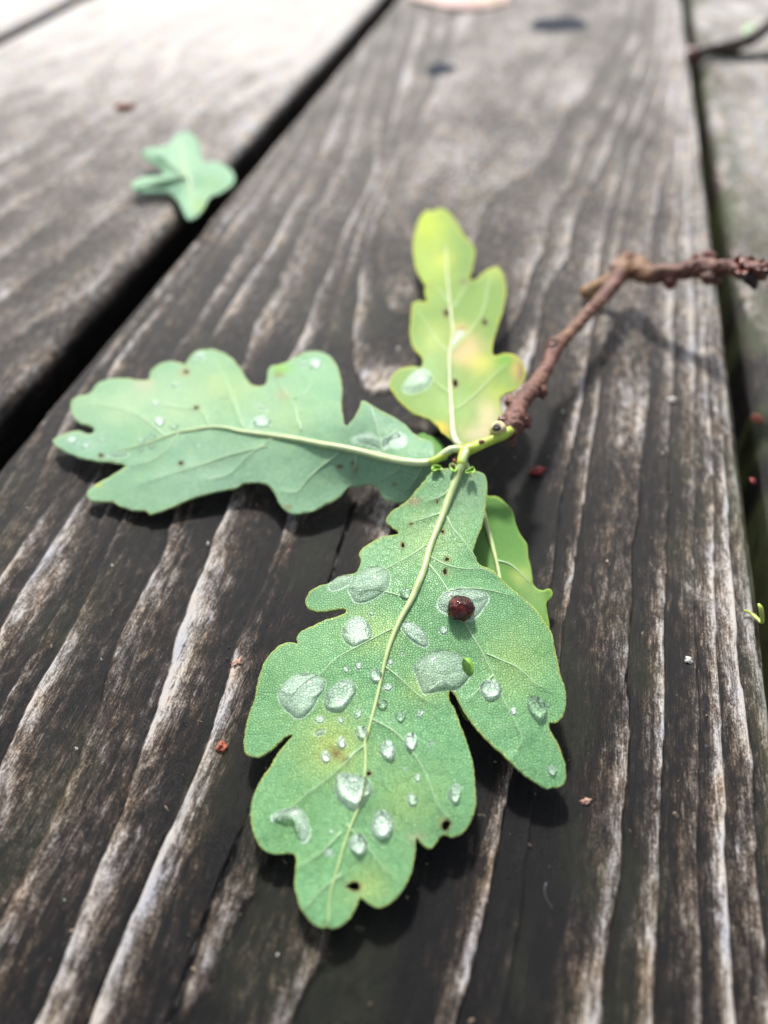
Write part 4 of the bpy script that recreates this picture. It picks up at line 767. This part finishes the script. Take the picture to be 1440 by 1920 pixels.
recenter_c = tuple(W(1380, 84, 0)); q.data.transform(__import__('mathutils').Matrix.Translation(-Vector(recenter_c)*CM)); q.location = Vector(recenter_c)*CM
cap_.data.transform(__import__('mathutils').Matrix.Translation(-Vector(recenter_c)*CM))
tag(q, "dark wet twig with a reddish broken end lying over the joint of the right planks", "twig")
lf, _h = make_leaf(None, [(1392, 55), (1402, 48), (1415, 47), (1425, 52), (1420, 60), (1408, 66), (1396, 64)], [(1392, 55, .3), (1425, 52, .5), (1408, 66, .25)], (.5, .72, .45), M_LEAF_B, [], [], [], 4, name='leaf', seed=10)
tag(lf, "tiny pale green leaf scrap beside the dark twig on the far right plank", "leaf")
M_ORANGE = plain("orange_grain", (.3, .085, .045), .5, .3, 900, .0002); M_REDG = plain("dark_red_grain", (.25, .03, .03), .45, .3, 900, .0002); M_PINKG = plain("pinkish_grain", (.33, .2, .15), .6, .3, 900, .0002); M_PALEG = plain("pale_grain", (.55, .55, .5), .5, .2, 900)
for (x, y, rx, ry, mat, lab, z) in [(1421, 786, 8, 10, M_ORANGE, "orange bud scale on the mossy right plank", .05), (1412, 902, 5, 5, M_REDG, "tiny red speck on the mossy right plank below the orange bud scale", .04), (1007, 883, 11, 8, M_REDG, "dark red bud scale on the wood right of the leaf stalks", .06), (414, 1401, 8, 9, M_ORANGE, "orange-red bud scale on the wood left of the nearest leaf", .06),
   (445, 1245, 9, 8, M_PINKG, "pinkish grain on the wood left of the nearest leaf's left lobe", .05), (233, 200, 14, 8, M_ORANGE, "blurred rusty crumb on the left plank above the star-shaped leaf", .08), (1098, 1503, 8, 5, M_PINKG, "brown crumb on the wood below the lower right lobe", .04), (1291, 1237, 6, 5, M_PALEG, "white crumb on the right half of the centre plank", .06), (1259, 750, 6, 6, M_PALEG, "white crumb near the right edge of the centre plank, below the twig's shadow", .05)]:
    k = depth(x, y, z)/F_PX; o = blob("crumb", W(x, y, z), (rx*k, ry*k*1.2, min(rx, ry)*k*.7), mat, None, 1.1, 7, 18, 12, x % 7); recenter(o, tuple(W(x, y, 0))); tag(o, lab, "crumb")
q = smooth([(1395, 1144, .12, 2.5), (1408, 1150, .1, 3.5), (1420, 1160, .12, 4), (1429, 1167, .15, 4), (1428, 1150, .3, 5), (1425, 1138, .4, 4.5), (1422, 1132, .42, 2)], 3)
o = tube("leaf_curl", W(q[:, 0], q[:, 1], q[:, 2]), q[:, 3]*depth(q[:, 0], q[:, 1], q[:, 2])/F_PX, plain("yellow_green_curl", (.34, .42, .08), .45, .3, 500), None, 10, .2, .6); recenter(o, tuple(W(1420, 1160, 0))); tag(o, "curled yellow-green scrap at the right edge of the centre plank", "leaf scrap")
q = smooth([(1024, 1655, .1, .8), (1021, 1668, .1, .3), (1025, 1685, .09, .25), (1036, 1703, .08, .22)], 3)
o = tube("plant_fibre", W(q[:, 0], q[:, 1], q[:, 2]), q[:, 3]*depth(q[:, 0], q[:, 1], q[:, 2])/F_PX, plain("pale_fibre", (.2, .22, .24), .5, .1), None, 6); recenter(o, tuple(W(1024, 1670, 0))); tag(o, "hair-thin pale fibre on the dark wood below the right lobe", "fibre")
q = smooth([(1425, 62, .1, 1.8), (1418, 60, .1, 2), (1420, 66, .1, 2)], 3)
# pale lichen flecks scattered over the wood
V = []; Fc = []; rs = np.random.RandomState(11)
for i in range(60):
    s_ = 1.5+rs.rand()**1.3*26; t_ = PL_T0+.5+rs.rand()*(PL_T1-PL_T0-1); r = .01+.03*rs.rand()**3; n = 7; z_ = .05; b0 = len(V)
    V.append(from_st(s_, t_, z_+r*.5+.03)); 
    for j in range(n):
        a = 2*math.pi*j/n; k = r*(.7+.6*rs.rand()); V.append(from_st(s_+math.cos(a)*k*1.5, t_+math.sin(a)*k, z_-.04))
    Fc += [(b0, b0+1+(j+1) % n, b0+1+j) for j in range(n)]
lich = mesh_obj("lichen_flecks", V, Fc, plain("pale_lichen", (.42, .42, .36), .7, .3, 500)); tag(lich, "pale lichen flecks scattered over the weathered centre plank", "lichen", kind='stuff')

V = []; Fc = []; rs = np.random.RandomState(23)
for i in range(520):
    s_ = 1.2+rs.rand()**1.4*24; t_ = PL_T0+.4+rs.rand()*(PL_T1-PL_T0-.8); r = .008+.022*rs.rand()**3; b0 = len(V); an = rs.rand()*6.3; el_ = 1+2.5*rs.rand()**2
    for j in range(5):
        a = 2*math.pi*j/5; k = r*(.6+.8*rs.rand()); u_, v_ = math.cos(a)*k*el_, math.sin(a)*k
        V.append(from_st(s_+u_*math.cos(an)-v_*math.sin(an), t_+u_*math.sin(an)+v_*math.cos(an), .02+.02*rs.rand()))
    V.append(from_st(s_, t_, .05+r)); Fc += [(b0+5, b0+(j+1) % 5, b0+j) for j in range(5)]
grit = mesh_obj("grit", V, Fc, plain("tan_grit", (.22, .17, .12), .8, .8, 120), flat=True); tag(grit, "fine tan grit and bark dust caught on the centre plank", "grit", kind='stuff')
